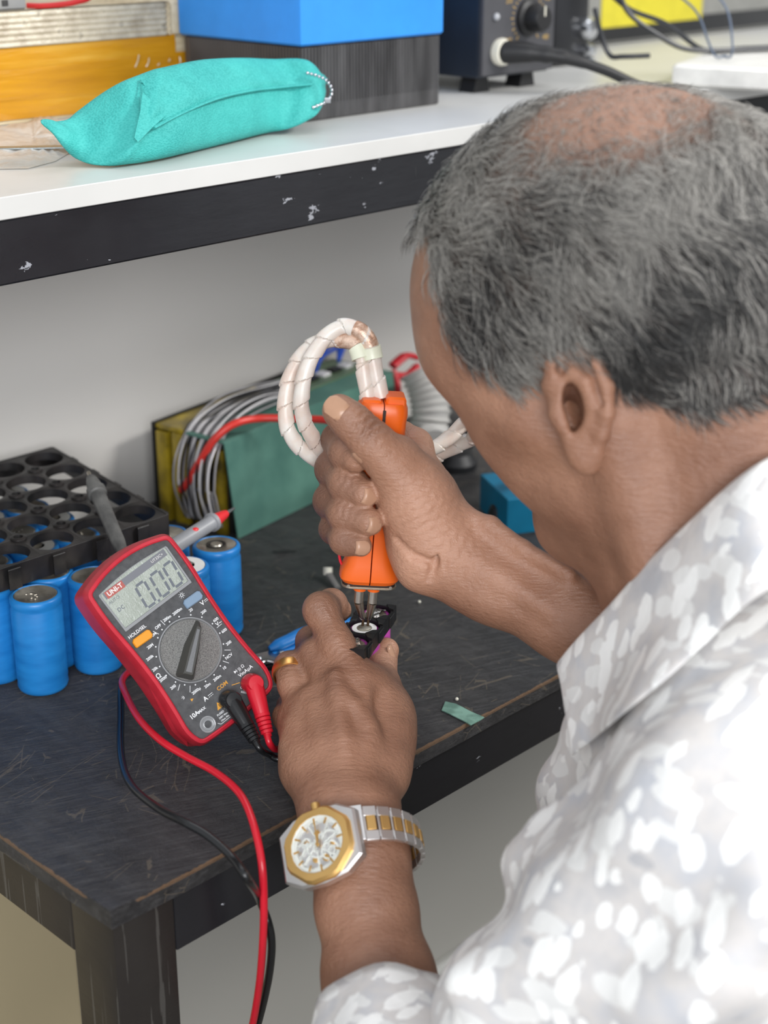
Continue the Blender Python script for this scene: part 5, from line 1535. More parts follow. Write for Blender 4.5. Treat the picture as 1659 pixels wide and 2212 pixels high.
# ---- right arm and the hand round the pen
to = T_TIP-0.955   # keeps the hand on the pen
def RS(spec): return [(s[0], s[1], s[2]+to, *s[3:]) for s in spec]
def right_arm():
    palm = chain(RS([(862, 990, .900, 12.5), (900, 1078, .908, 20.5), (938, 1158, .912, 20.5)]))
    palm += chain(RS([(893, 968, .935, 8.0), (912, 1035, .928, 10.5), (938, 1110, .922, 14)]))
    palm += chain(RS([(862, 1090, .940, 10), (915, 1160, .928, 15)]))
    palm += chain(RS([(884, 1180, .915, 10.5), (912, 1222, .912, 12.2), (985, 1242, .916, 15.5)]))
    palm += chain(RS([(868, 940, .946, 8), (896, 962, .940, 9)]))
    fore = chain(RS([(938, 1158, .912, 20.5), (1070, 1253, .914, 22.3), (1243, 1327, .907, 25.8), (1430, 1410, .89, 32), (1650, 1530, .865, 42)]))
    ridge = chain(RS([(1000, 1110, .905, 4), (1060, 1135, .899, 5), (1130, 1185, .894, 4.5), (1230, 1240, .885, 4)]))
    ridge += chain(RS([(985, 1200, .896, 3.4), (1080, 1250, .893, 3.8), (1190, 1320, .885, 3.6)]))
    thumb = chain(RS([(902, 1075, .903, 17), (850, 1005, .894, 12.6), (824, 976, .890, 11.2), (798, 950, .887, 10.6), (762, 914, .885, 9.7), (733, 888, .885, 9.3)]))
    index = chain(RS([(868, 940, .946, 8.5), (775, 925, .954, 8.5), (731, 950, .935, 8.8), (745, 980, .909, 8.2), (768, 994, .898, 7.2)]))
    middle = chain(RS([(865, 1010, .950, 9), (765, 990, .954, 9.5), (722, 1013, .930, 10.0), (752, 1047, .909, 9.9), (786, 1066, .900, 8.2)]))
    ring = chain(RS([(865, 1080, .950, 9), (765, 1065, .952, 9.2), (716, 1082, .930, 9.4), (748, 1112, .909, 9.3), (797, 1127, .899, 7.9)]))
    pinky = chain(RS([(862, 1145, .945, 8), (770, 1130, .950, 7.8), (722, 1143, .928, 7.6), (745, 1167, .909, 7.5), (780, 1179, .901, 6.1)]))
    allp = palm+fore+thumb+index+middle+ring+pinky
    lo, hi = bounds(allp, 0.006)
    F = Field(lo, np.minimum(hi, hi), 0.00115)
    F.group(palm+fore, 0.012, 0.0)
    F.group(ridge, 0.003, 0.007)
    for g, kj in ((thumb, 0.006), (index, 0.0014), (middle, 0.0014), (ring, 0.0014), (pinky, 0.0014)):
        F.group(g, 0.006, kj)
    # crease where the thumb pad meets the wrist and palm lines
    for sp in ([(858, 1165, .898, 1.6), (890, 1200, .893, 1.8), (940, 1215, .893, 1.6)], [(948, 1190, .893, 1.5), (930, 1250, .895, 1.8)]):
        for c in chain(RS(sp)): F.prim(c+('sub',), None, 0.003)
    v, Q = F.mesh(); v = relax(v, Q, 2, 0.5)
    N = vnormals(v, Q)
    v = creases(v, N, RS([]) or [
        (793, 925, .878+to, 757, 893, .884+to, 3.6, 10, 0.62), (750, 1035, .898+to, 800, 1060, .898+to, 4.0, 8, 0.4),
        (745, 1108, .898+to, 800, 1130, .898+to, 3.8, 7, 0.34), (905, 1110, .890+to, 880, 1060, .890+to, 4.6, 24, 0.30), (985, 1195, .893+to, 1060, 1235, .893+to, 6.0, 16, 0.25)])
    col = np.zeros((len(v), 4)); col[:, 3] = 1
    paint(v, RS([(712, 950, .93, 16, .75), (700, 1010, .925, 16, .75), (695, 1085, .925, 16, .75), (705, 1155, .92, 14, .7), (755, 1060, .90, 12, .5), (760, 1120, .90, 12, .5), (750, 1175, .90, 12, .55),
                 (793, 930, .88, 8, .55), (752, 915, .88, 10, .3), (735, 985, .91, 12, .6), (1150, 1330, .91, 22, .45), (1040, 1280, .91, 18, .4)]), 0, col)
    paint(v, RS([(930, 1130, .89, 34, .75), (890, 1210, .90, 20, .9), (850, 1000, .89, 16, .4), (1100, 1190, .89, 26, .35), (800, 1075, .895, 8, .5), (812, 1135, .895, 8, .5)]), 1, col)
    return v, Q, col

# ---- left arm, hand resting on the cell holder
def left_arm():
    fore = chain([(900, 2600, .66, 40), (848, 2330, .735, 33), (818, 2110, .775, 25.3), (791, 1960, .797, 23.2), (778, 1850, .811, 22.8), (757, 1762, .826, 23.0)])
    for i in range(len(fore)): fore[i] = fore[i]+((RT, 1.04, 0.90),)
    back = chain([(790, 1765, .829, 16.8), (822, 1650, .861, 14.0), (832, 1560, .884, 12.5), (800, 1480, .888, 12)])
    back += chain([(757, 1770, .826, 16.8), (748, 1640, .855, 15.8), (733, 1500, .882, 14)])
    back += chain([(735, 1765, .828, 16.8), (697, 1650, .859, 14.8), (672, 1535, .884, 12.5)])
    back += chain([(722, 1760, .832, 16.2), (664, 1660, .865, 13.1), (636, 1555, .888, 9.8)])
    web = chain([(826, 1680, .857, 12), (838, 1590, .875, 11.5), (836, 1530, .890, 11)])
    thumb = chain([(838, 1620, .874, 11.5), (838, 1545, .888, 11.5), (824, 1480, .903, 10), (818, 1440, .916, 9.4), (834, 1405, .925, 7.8)])
    web2 = chain([(830, 1510, .896, 7.5), (792, 1475, .896, 8)])
    index = chain([(772, 1478, .884, 13), (728, 1395, .895, 9.6), (694, 1318, .905, 9.8), (716, 1305, .921, 8.2), (733, 1318, .934, 7.4)])
    middle = chain([(722, 1490, .885, 12), (680, 1415, .903, 8.6), (672, 1385, .925, 8.2), (695, 1395, .945, 8), (720, 1400, .955, 7.4)])
    ring = chain([(658, 1535, .888, 10), (634, 1480, .898, 8.2), (625, 1440, .907, 8.0), (640, 1440, .928, 7.8), (668, 1462, .942, 7.2)])
    pinky = chain([(634, 1580, .890, 8.5), (620, 1548, .905, 7.4), (628, 1525, .925, 7.2), (650, 1530, .938, 7)])
    allp = back+web+thumb+index+middle+ring+pinky+[p[:5] for p in fore]
    lo, hi = bounds(allp, 0.006)
    F = Field(lo, hi, 0.00118)
    F.group(fore+back+web, 0.011, 0.0)
    for g, kj in ((thumb+web2, 0.009), (index, 0.0065), (middle, 0.0045), (ring, 0.005), (pinky, 0.004)):
        F.group(g, 0.006, kj)
    # tendons and veins of the back of the hand
    tend = [[(765, 1720, .826, 2.4), (742, 1600, .8425, 2.6), (726, 1500, .866, 2.4), (724, 1460, .872, 2.0)], [(786, 1700, .831, 2.0), (796, 1600, .8475, 2.2), (790, 1500, .869, 2.0)], [(738, 1700, .830, 2.0), (700, 1610, .8475, 2.2), (676, 1530, .871, 2.0)],
            [(820, 1660, .845, 1.2), (800, 1570, .853, 1.4), (765, 1520, .8605, 1.4), (740, 1500, .8655, 1.3)], [(645, 1660, .8565, 1.3), (622, 1610, .8665, 1.4), (634, 1560, .874, 1.3), (664, 1500, .879, 1.2)], [(676, 1690, .843, 1.3), (652, 1620, .857, 1.4), (646, 1560, .872, 1.3)]]
    for s in tend: F.group(chain(s), 0.002, 0.009)
    v, Q = F.mesh(); v = relax(v, Q, 2, 0.5)
    N = vnormals(v, Q)
    v = creases(v, N, [(740, 1400, .882, 690, 1315, .9, 3.4, 15, 0.20), (690, 1315, .895, 730, 1310, .92, 3.0, 8, 0.30), (722, 1450, .866, 730, 1400, .88, 3.2, 13, 0.18), (626, 1440, .895, 622, 1425, .9, 3.2, 7, 0.2),
                       (740, 1740, .83, 740, 1700, .835, 4.4, 22, 0.16), (836, 1440, .905, 840, 1410, .92, 3, 7, 0.25)])
    col = np.zeros((len(v), 4)); col[:, 3] = 1
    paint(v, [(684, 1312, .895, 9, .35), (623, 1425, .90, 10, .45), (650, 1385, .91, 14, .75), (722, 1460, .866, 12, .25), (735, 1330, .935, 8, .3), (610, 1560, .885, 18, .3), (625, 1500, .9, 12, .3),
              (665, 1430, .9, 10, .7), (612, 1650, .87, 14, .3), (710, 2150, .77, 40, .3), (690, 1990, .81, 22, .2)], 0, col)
    paint(v, [(745, 1315, .93, 8, .6), (838, 1420, .91, 16, .45), (820, 1640, .85, 30, .15)], 1, col)
    return v, Q, col

# ---- head, ears, neck
HA, HB, HG = math.radians(34), math.radians(25), math.radians(27)
HT, HPX, HPY = 0.766, 1360, 752
def head_basis():
    a, b, g = HA, HB, HG
    F = -np.cos(a)*RT+np.sin(a)*FW; U = UP.copy(); L = np.cross(U, F)
    F2 = F*np.cos(g)-U*np.sin(g); U2 = U*np.cos(g)+F*np.sin(g)
    def rot(v):
        r_, u_, w_ = v@RT, v@UP, v@FW
        return RT*r_+UP*(u_*np.cos(b)+w_*np.sin(b))+FW*(w_*np.cos(b)-u_*np.sin(b))
    return rot(F2), rot(L), rot(U2)
HF, HL, HU = head_basis(); HO = at(HPX, HPY, HT)
HR = [HF, HL, HU]
def hp(f, l, u): return HO+(HF*f+HL*l+HU*u)/1000
def hell(f, l, u, rf, rl, ru, R=None): return ('ell', hp(f, l, u), R or HR, (rf/1000, rl/1000, ru/1000))
def hcap(a, b, ra, rb): return ('cap', hp(*a), hp(*b), ra/1000, rb/1000)
NECK0, NECK1 = None, None
def head():
    P = [hell(-6, 0, 40, 98, 77, 84), hell(38, 0, 38, 60, 64, 60), hell(-45, 0, 22, 58, 66, 60), hell(36, 0, -16, 42, 54, 48), hell(26, 0, -48, 38, 40, 34)]
    for s in (-1, 1):
        P += [hcap((10, 51*s, -28), (17, 46*s, -56), 16, 14), hcap((18, 46*s, -56), (65, 12*s, -79), 13, 12), hcap((82, 12*s, 32), (70, 41*s, 30), 9.5, 8.5),
              hell(52, 38*s, -12, 20, 17, 17), hell(38, 44*s, -36, 22, 13, 22), hcap((62, 48*s, 20), (28, 64*s, -8), 8, 8)]
    P += [hcap((64, 0, -77), (64, 0.01, -75), 14, 13)]
    # neck, leaning back under the collar, with cords
    P += [('cap', hp(-22, 0, -40), at(1600, 1330, .785), 0.060, 0.068), ('cap', hp(-60, 0, -10), at(1690, 1270, .77), 0.050, 0.062), hcap((35, 0, -72), (0, 0, -110), 34, 40)]
    cords = [('cap', hp(-14, 62, -22), at(1420, 1260, .735), 0.013, 0.012)]
    nose = [hcap((86, 0, 18), (98, 0, -16), 7, 9), hcap((96, 0, -18), (97, 0, -20), 10, 9), hcap((86, 10, -22), (90, 8, -20), 7, 6), hcap((86, -10, -22), (90, -8, -20), 7, 6)]
    lips = [hcap((72, -14, -46), (80, 0, -44), 5, 6), hcap((72, 14, -46), (80, 0, -44), 5, 6), hcap((70, -12, -53), (77, 0, -54), 5, 6), hcap((70, 12, -53), (77, 0, -54), 5, 6)]
    lo, hi = bounds(P, 0.025); hi[2] += 0.01
    F = Field(lo, hi, 0.0019)
    F.group(P, 0.024, 0.0)
    F.group(cords, 0.004, 0.014)
    for s in (-1, 1): F.prim(hell(90, 32*s, 12, 15, 17, 12)+('sub',), None, 0.016)
    for s in (-1, 1): F.group([hell(74, 32*s, 10, 13, 13, 13)], 0.004, 0.003)
    for s in (-1, 1):
        F.prim(('ell', hp(-2, 68*s, -11), HR, (.0050, .012, .0095), 'sub'), None, 0.002)
        F.prim(('ell', hp(-6, 68*s, 1), HR, (.0035, .010, .0060), 'sub'), None, 0.002)
    F.group(nose, 0.008, 0.010); F.group(lips, 0.003, 0.006)
    v, Q = F.mesh(); v = relax(v, Q, 2, 0.5)
    # ears, finer grid, with a tilted frame standing off the head
    out = [(v, Q)]
    for s in (1, -1):
        O = hp(-3, 70*s, -9)
        ang = math.radians(30)*s
        ef = HF*math.cos(ang)+HL*math.sin(ang)          # forward edge direction of the ear disc
        en = -HF*math.sin(ang)*1.0*s*s+HL*math.cos(ang); en = en*s  # outward normal
        ef = unit(HF-en*(HF@en)); tilt = math.radians(12); eu = unit(np.cross(ef, en))
        eu = eu if eu@HU > 0 else -eu
        ef, eu = unit(ef*math.cos(tilt)+eu*math.sin(tilt)), unit(eu*math.cos(tilt)-ef*math.sin(tilt))
        def ep(f, u, n_): return O+(ef*f*0.92+eu*u*0.84+en*n_)/1000
        def ec(a, b, ra, rb): return ('cap', ep(*a), ep(*b), ra/1000, rb/1000)
        helix = [(9, 4, 1), (10, 14, 3), (7, 25, 6), (0, 31, 9), (-8, 31, 12), (-14, 23, 14), (-16.5, 10, 15), (-15, -4, 14), (-11, -15, 11), (-6, -24, 7), (1, -28, 4)]
        H = [ec(helix[i], helix[i+1], 3.9, 3.9) for i in range(len(helix)-1)]
        disc = [('ell', ep(-4, 4, 6), [ef, eu, en], (.014, .028, .0055)), ('ell', ep(-2, -24, 4), [ef, eu, en], (.009, .012, .0055))]
        base = [ec((4, 14, -3), (2, -18, -3), 8, 7), ec((-5, 18, 0), (-9, -6, 0), 6, 5)]
        anti = [(-2, 20, 9), (-7, 14, 12), (-9, 2, 12), (-7, -9, 10), (-2, -14, 8)]
        A = [ec(anti[i], anti[i+1], 3.2, 3.2) for i in range(len(anti)-1)]
        trag = [ec((9, -2, 5), (7.5, -7, 7), 4.2, 3.4)]
        pr = H+disc+base+A+trag
        lo, hi = bounds(pr, 0.005)
        E = Field(lo, hi, 0.0011)
        E.group(disc+base, 0.006, 0.0)
        E.group(H, 0.002, 0.003); 
        E.prim(('ell', ep(0, 0, 8), [ef, eu, en], (.0052, .0125, .0105), 'sub'), None, 0.003)
        E.prim(('ell', ep(2, -4, 1), [ef, eu, en], (.0045, .0075, .012), 'sub'), None, 0.003)
        E.prim(('cap', ep(3, 22, 9), ep(-9, 24, 14), .0028, .0026, 'sub'), None, 0.002)
        E.prim(('cap', ep(-9, 24, 14), ep(-12.6, 2, 15.5), .0026, .0020, 'sub'), None, 0.002)
        E.group(A, 0.002, 0.003); E.group(trag, 0.002, 0.004)
        ev, eq = E.mesh(); ev = relax(ev, eq, 2, 0.5)
        out.append((ev, eq))
    return out
def hloc(v):
    d = (v-HO)*1000
    return d@HF, d@HL, d@HU
def sstep(x, a, b):
    t = np.clip((x-a)/(b-a), 0, 1); return t*t*(3-2*t)
def hair_amount(f, l, u):
    """0..1 hair density in head coordinates (mm)"""
    al = np.abs(l)
    fr = np.interp(u, [0, 10, 23, 35, 47, 68, 89, 105], [28, 30, 32, 45, 47, 47, 53, 66])
    fr = fr+(1-sstep(al, 20, 50))*np.clip(76-fr, 0, 30)*sstep(u, 50, 80)
    front = 1-sstep(f-fr, -3, 3)
    low = np.interp(f, [-110, -80, -58, -44, -29, -23, -12, -3, 7, 16, 26, 31, 46], [-34, -34, -33, -26, -13, 6, 20, 24, 18, 6, 2, 16, 34])
    a = sstep(u, low-3, low+5)
    d = front*a
    # thin crown
    thin = np.exp(-(((f+44)/50)**4+((l-14)/46)**4))*sstep(u, 66, 96)
    return d*(1-0.70*thin), thin
def person():
    parts = []
    rv, rq, rc = right_arm(); lv, lq, lc = left_arm()
    hd = head()
    torso = [('cap', at(1640, 1480, .80), at(1740, 1800, .81), .055, .080), ('cap', at(1740, 1800, .81), at(1780, 2500, .84), .080, .10),
             ('cap', at(1680, 1500, .78), at(1660, 1640, .71), .05, .050), ('cap', at(1640, 1640, .70), at(1150, 2420, .70), .050, .042), ('cap', at(1150, 2420, .70), at(900, 2600, .66), .042, .040),
             ('cap', at(1680, 1520, .81), at(1720, 1540, .93), .05, .045), ('cap', at(1720, 1540, .93), at(1650, 1530, .865+to), .045, .042)]
    lo, hi = bounds(torso, 0.02)
    T = Field(lo, hi, 0.006); T.group(torso, 0.02, 0.0); tv, tq = T.mesh()
    tc = np.zeros((len(tv), 4)); tc[:, 3] = 1
    vs, qs, cs = [rv, lv, tv], [rq, lq, tq], [rc, lc, tc]
    for (v, q) in hd:
        f, l, u = hloc(v); c = np.zeros((len(v), 4)); c[:, 3] = 1
        if len(vs) == 3:
            h, thin = hair_amount(f, l, u)
            c[:, 2] = np.maximum(np.clip(h*1.0, 0, 1)*0.95*(1-0.05*thin), 0.38*thin*(u > 60))
            c[:, 1] = np.maximum(thin*0.55*(u > 60), 0)
            # shade painted into the skin: darker round the neck crease and ear canal
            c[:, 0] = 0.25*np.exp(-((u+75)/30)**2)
            headmesh = (v, q, h, thin)
        else:
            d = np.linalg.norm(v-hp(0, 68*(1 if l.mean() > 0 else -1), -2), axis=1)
            c[:, 0] = 0.9*np.exp(-(d/0.009)**2)  # shade of the ear hollow, painted into its colour
        vs.append(v); qs.append(q); cs.append(c)
    off = 0; Q = []
    for v, q in zip(vs, qs): Q.append(q+off); off += len(v)
    v = np.vstack(vs); q = np.vstack(Q); c = np.vstack(cs)
    base = HO.copy(); base[2] = 0
    t = thing('person', 'grey haired man in a white printed shirt leaning over the bench with the orange pen', 'person')
    body = fast_mesh('body', v, q, M_SKIN, t, c)
    return t, body, (rv, rq), (lv, lq), headmesh
PERSON, BODY, RHAND, LHAND, HEADM = person()

# ---- nails: curved plates seated on the finger ends
def nail(hand, px, py, dirpx, w, l, mat, pull=0.0):
    v, q = hand
    N = vnormals(v, q)
    d = v-CAM; t = d@FW; x = CX+F_PX*(d@RT)/t; y = CY-F_PX*(d@UP)/t
    m = (np.hypot(x-px, y-py) < 7)
    k = np.where(m)[0]; k = k[t[k] < t[k].min()+0.004]
    c = v[k].mean(0); n = unit(N[k].mean(0)+RT*pull)
    q2 = at(px+dirpx[0], py+dirpx[1], (c-CAM)@FW); a = unit(q2-c); a = unit(a-n*(a@n)); s = np.cross(n, a)
    nu, nv_ = 8, 8; vv = []; ff = []
    for i in range(nv_+1):
        for j in range(nu+1):
            u = -1+2*j/nu; w_ = i/nv_
            wd = w*(1.0 if w_ < 0.75 else math.sqrt(max(0.25, 1-((w_-0.75)/0.30)**2)))*(0.90+0.1*min(1, w_*4))
            p = c+a*(l*(w_-0.5))+s*(wd/2*u)-n*(0.32*wd*0.5*u*u+0.0)*1.0+n*(0.0004+0.0002*math.sin(math.pi*w_))
            if i in (0,): p = p-n*0.0007
            vv.append(p)
    for i in range(nv_):
        for j in range(nu):
            k_ = i*(nu+1)+j; ff.append((k_, k_+nu+1, k_+nu+2, k_+1))
    m0 = len(vv); vv += [p-n*0.0009 for p in vv]
    ff += [tuple(m0+x_ for x_ in reversed(f)) for f in ff]
    ring_ = [j for j in range(nu+1)]+[i*(nu+1)+nu for i in range(1, nv_+1)]+[nv_*(nu+1)+j for j in range(nu-1, -1, -1)]+[i*(nu+1) for i in range(nv_-1, 0, -1)]
    for i in range(len(ring_)):
        a_, b_ = ring_[i], ring_[(i+1) % len(ring_)]; ff.append((a_, b_, b_+m0, a_+m0))
    return mesh('fingernail', vv, ff, mat, PERSON, True, 60)
nail(RHAND, 724, 878, (-22, -16), 0.0112, 0.0120, M_NAIL_T)
nail(RHAND, 801, 1074, (22, 6), 0.0092, 0.0085, M_NAIL, 0.35)
nail(RHAND, 812, 1136, (22, 4), 0.0090, 0.0080, M_NAIL, 0.35)
nail(RHAND, 785, 1184, (22, 2), 0.0080, 0.0078, M_NAIL, 0.2)
nail(RHAND, 768, 993, (20, 12), 0.0085, 0.0075, M_NAIL, 0.1)
nail(LHAND, 851, 1408, (-4, -20), 0.0085, 0.0095, M_NAIL, 0.9)

# ---- hair
def hair():
    v, q, h, thin = HEADM
    N = vnormals(v, q)
    f, l, u = hloc(v)
    area_w = np.clip(h, 0, 1)*(1-0.0*thin)
    R = np.random.RandomState(5)
    n = 30000
    p = area_w/area_w.sum()
    k = R.choice(len(v), n, p=p)
    pos = v[k]+R.uniform(-1, 1, (n, 3))*0.0010
    nn = N[k]; fl, ll, ul = f[k], l[k], u[k]
    # combing direction: over the top backwards and to the sides, on the sides down and back
    top = sstep(ul, 40, 95)
    side = np.sign(ll+4)
    D = (HF[None]*(-0.55*top-0.35*(1-top))[:, None]+HL[None]*((0.75*side)*top)[:, None]+HU[None]*(-(1-top)*1.0)[:, None])
    fr = sstep(fl, 40, 75)
    D += HF[None]*(fr*0.55*(1-top)+fr*0.35)[:, None]
    # clumps: low frequency swirl
    sw = np.sin(fl*0.16+ul*0.09+3*np.sin(ll*0.07))*0.55+np.sin(ul*0.21-fl*0.13+ll*0.1)*0.45
    Tn = np.cross(nn, D); D = D+Tn*sw[:, None]*0.8+R.normal(0, 0.26, (n, 3))
    D -= nn*(D*nn).sum(1)[:, None]; D /= np.linalg.norm(D, axis=1)[:, None]+1e-9
    ln = (0.017+0.008*R.rand(n))*(1-0.45*thin[k])*(0.45+0.55*sstep(h[k], 0.1, 0.8))
    ln *= np.where(ul < 5, 0.62, 1.0)*np.where((fl > 10) & (ul < 20), 0.6, 1.0)
    lift = 0.55+0.25*R.rand(n)
    S = 5
    P = np.zeros((S+1, n, 3)); P[0] = pos-nn*0.001
    d = D*0.55+nn*lift[:, None]
    for s in range(S):
        d = d/np.linalg.norm(d, axis=1)[:, None]
        P[s+1] = P[s]+d*(ln/S)[:, None]
        curl = np.cross(nn, D)*(np.sin(s*1.5+sw*6+R.rand(n)*0.8)*0.28)[:, None]
        d = d+D*0.42-nn*0.24+curl
    rad = (0.00015+0.00010*R.rand(n))*(1-0.35*thin[k])
    prof = [1.0, 1.0, 0.95, 0.8, 0.55, 0.12]
    side1 = np.cross(D, nn)
    ang = [0, 2.094, 4.189]
    V_ = np.zeros((n, (S+1)*3, 3), np.float32)
    for s in range(S+1):
        for i, a in enumerate(ang):
            V_[:, s*3+i] = P[s]+(side1*math.cos(a)+nn*math.sin(a))*(rad*prof[s])[:, None]
    fc = []
    for s in range(S):
        for i in range(3):
            j = (i+1) % 3; fc.append((s*3+i, s*3+j, (s+1)*3+j, (s+1)*3+i))
    fc = np.array(fc); Q = (fc[None]+(np.arange(n)*(S+1)*3)[:, None, None]).reshape(-1, 4)
    # grey and dark strands, darker low at the back as in the photograph
    g = R.rand(n)
    grey = np.clip(0.62+0.30*np.sin(fl*0.05+ul*0.07)+0.18*top-0.42*(1-sstep(ul, 5, 45))*sstep(-fl, -10, 40)+0.25*(thin[k] > 0.15), 0.08, 0.95)
    tone = np.where(g < grey, 0.62+0.38*R.rand(n), 0.14+0.26*R.rand(n))
    col = np.ones((n, (S+1)*3, 4), np.float32); col[..., :3] = tone[:, None, None]
    m = NT('grey_hair'); a_ = m.n('ShaderNodeAttribute', _attribute_name='tone', _attribute_type='GEOMETRY')
    sep = m.n('ShaderNodeSeparateColor'); m.l(a_.outputs['Color'], sep.inputs[0])
    m.set(Base_Color=m.ramp(sep.outputs[0], [(0.0, lin(26, 26, 28)), (0.35, lin(66, 65, 64)), (1.0, lin(186, 182, 175))]), Roughness=0.45)
    o = fast_mesh('hair', V_.reshape(-1, 3), Q, m.m, PERSON, col.reshape(-1, 4))
    o['kind'] = 'stuff'
    # eyebrows and lashes side detail
    return o
hair()
# ------------------------------------------------------------------ shirt
def shirt_material():
    m = NT('white_leaf_print_shirt'); c = m.coord()
    dist = m.n('ShaderNodeMix', _data_type='VECTOR'); 
    ln_ = m.mix(0.012, m.coord((1, 1, 1)), m.noise(m.coord(), 9, 3, out="Color"), "ADD")
    v1 = m.n('ShaderNodeTexVoronoi'); v1.inputs['Scale'].default_value = 74
    mp_ = m.n('ShaderNodeMapping'); mp_.inputs['Scale'].default_value = (0.42, 1.3, 0.8); mp_.inputs['Rotation'].default_value = (0.5, 0.3, 0.7); m.l(ln_, mp_.inputs['Vector']); m.l(mp_.outputs[0], v1.inputs['Vector'])
    v2 = m.n('ShaderNodeTexVoronoi', _feature='DISTANCE_TO_EDGE'); v2.inputs['Scale'].default_value = 62
    mp2 = m.n('ShaderNodeMapping'); mp2.inputs['Scale'].default_value = (1.2, 0.5, 0.8); mp2.inputs['Rotation'].default_value = (0.2, 0.9, 0.2); m.l(ln_, mp2.inputs['Vector']); m.l(mp2.outputs[0], v2.inputs['Vector'])
    grey = m.ramp(m.noise(m.coord(), 30, 5), [(0.32, lin(186, 187, 191)), (0.5, lin(212, 208, 205)), (0.72, lin(190, 194, 202))])
    sc = m.n('ShaderNodeSeparateColor'); m.l(v1.outputs['Color'], sc.inputs[0])
    wob = m.math('MULTIPLY', m.noise(m.coord(), 130, 4), 0.42)
    d1 = m.math('ADD', v1.outputs['Distance'], wob)
    leaf = m.math('MULTIPLY', m.math('LESS_THAN', d1, 0.66), m.math('GREATER_THAN', sc.outputs[0], 0.22))
    v3 = m.n('ShaderNodeTexVoronoi'); v3.inputs['Scale'].default_value = 80; mp3 = m.n('ShaderNodeMapping'); mp3.inputs['Scale'].default_value = (1.3, 0.45, 0.9); mp3.inputs['Rotation'].default_value = (0.9, 0.2, 1.6); m.l(ln_, mp3.inputs['Vector']); m.l(mp3.outputs[0], v3.inputs['Vector'])
    s3 = m.n('ShaderNodeSeparateColor'); m.l(v3.outputs['Color'], s3.inputs[0])
    d3 = m.math('ADD', v3.outputs['Distance'], wob)
    lf3 = m.math('MULTIPLY', m.math('LESS_THAN', d3, 0.64), m.math('GREATER_THAN', s3.outputs[1], 0.35))
    l2 = m.math('MULTIPLY', m.math('LESS_THAN', d3, 0.40), m.math('LESS_THAN', s3.outputs[1], 0.20))
    base = m.mix(m.math('MULTIPLY', l2, 0.6), grey, lin(166, 168, 174))
    base = m.mix(m.math('MULTIPLY', lf3, 0.85), base, lin(232, 232, 230))
    base = m.mix(leaf, base, lin(246, 246, 244))
    sheen = m.ramp(m.math('MULTIPLY', leaf, 1.0), [(0.0, 0.6), (1.0, 0.38)])
    m.set(Base_Color=base, Roughness=sheen, Normal=m.bump(m.noise(m.coord(), 34, 4), 0.35, 0.004))
    m.b.inputs['Sheen Weight'].default_value = 0.15
    return m.m
M_SHIRT = shirt_material()
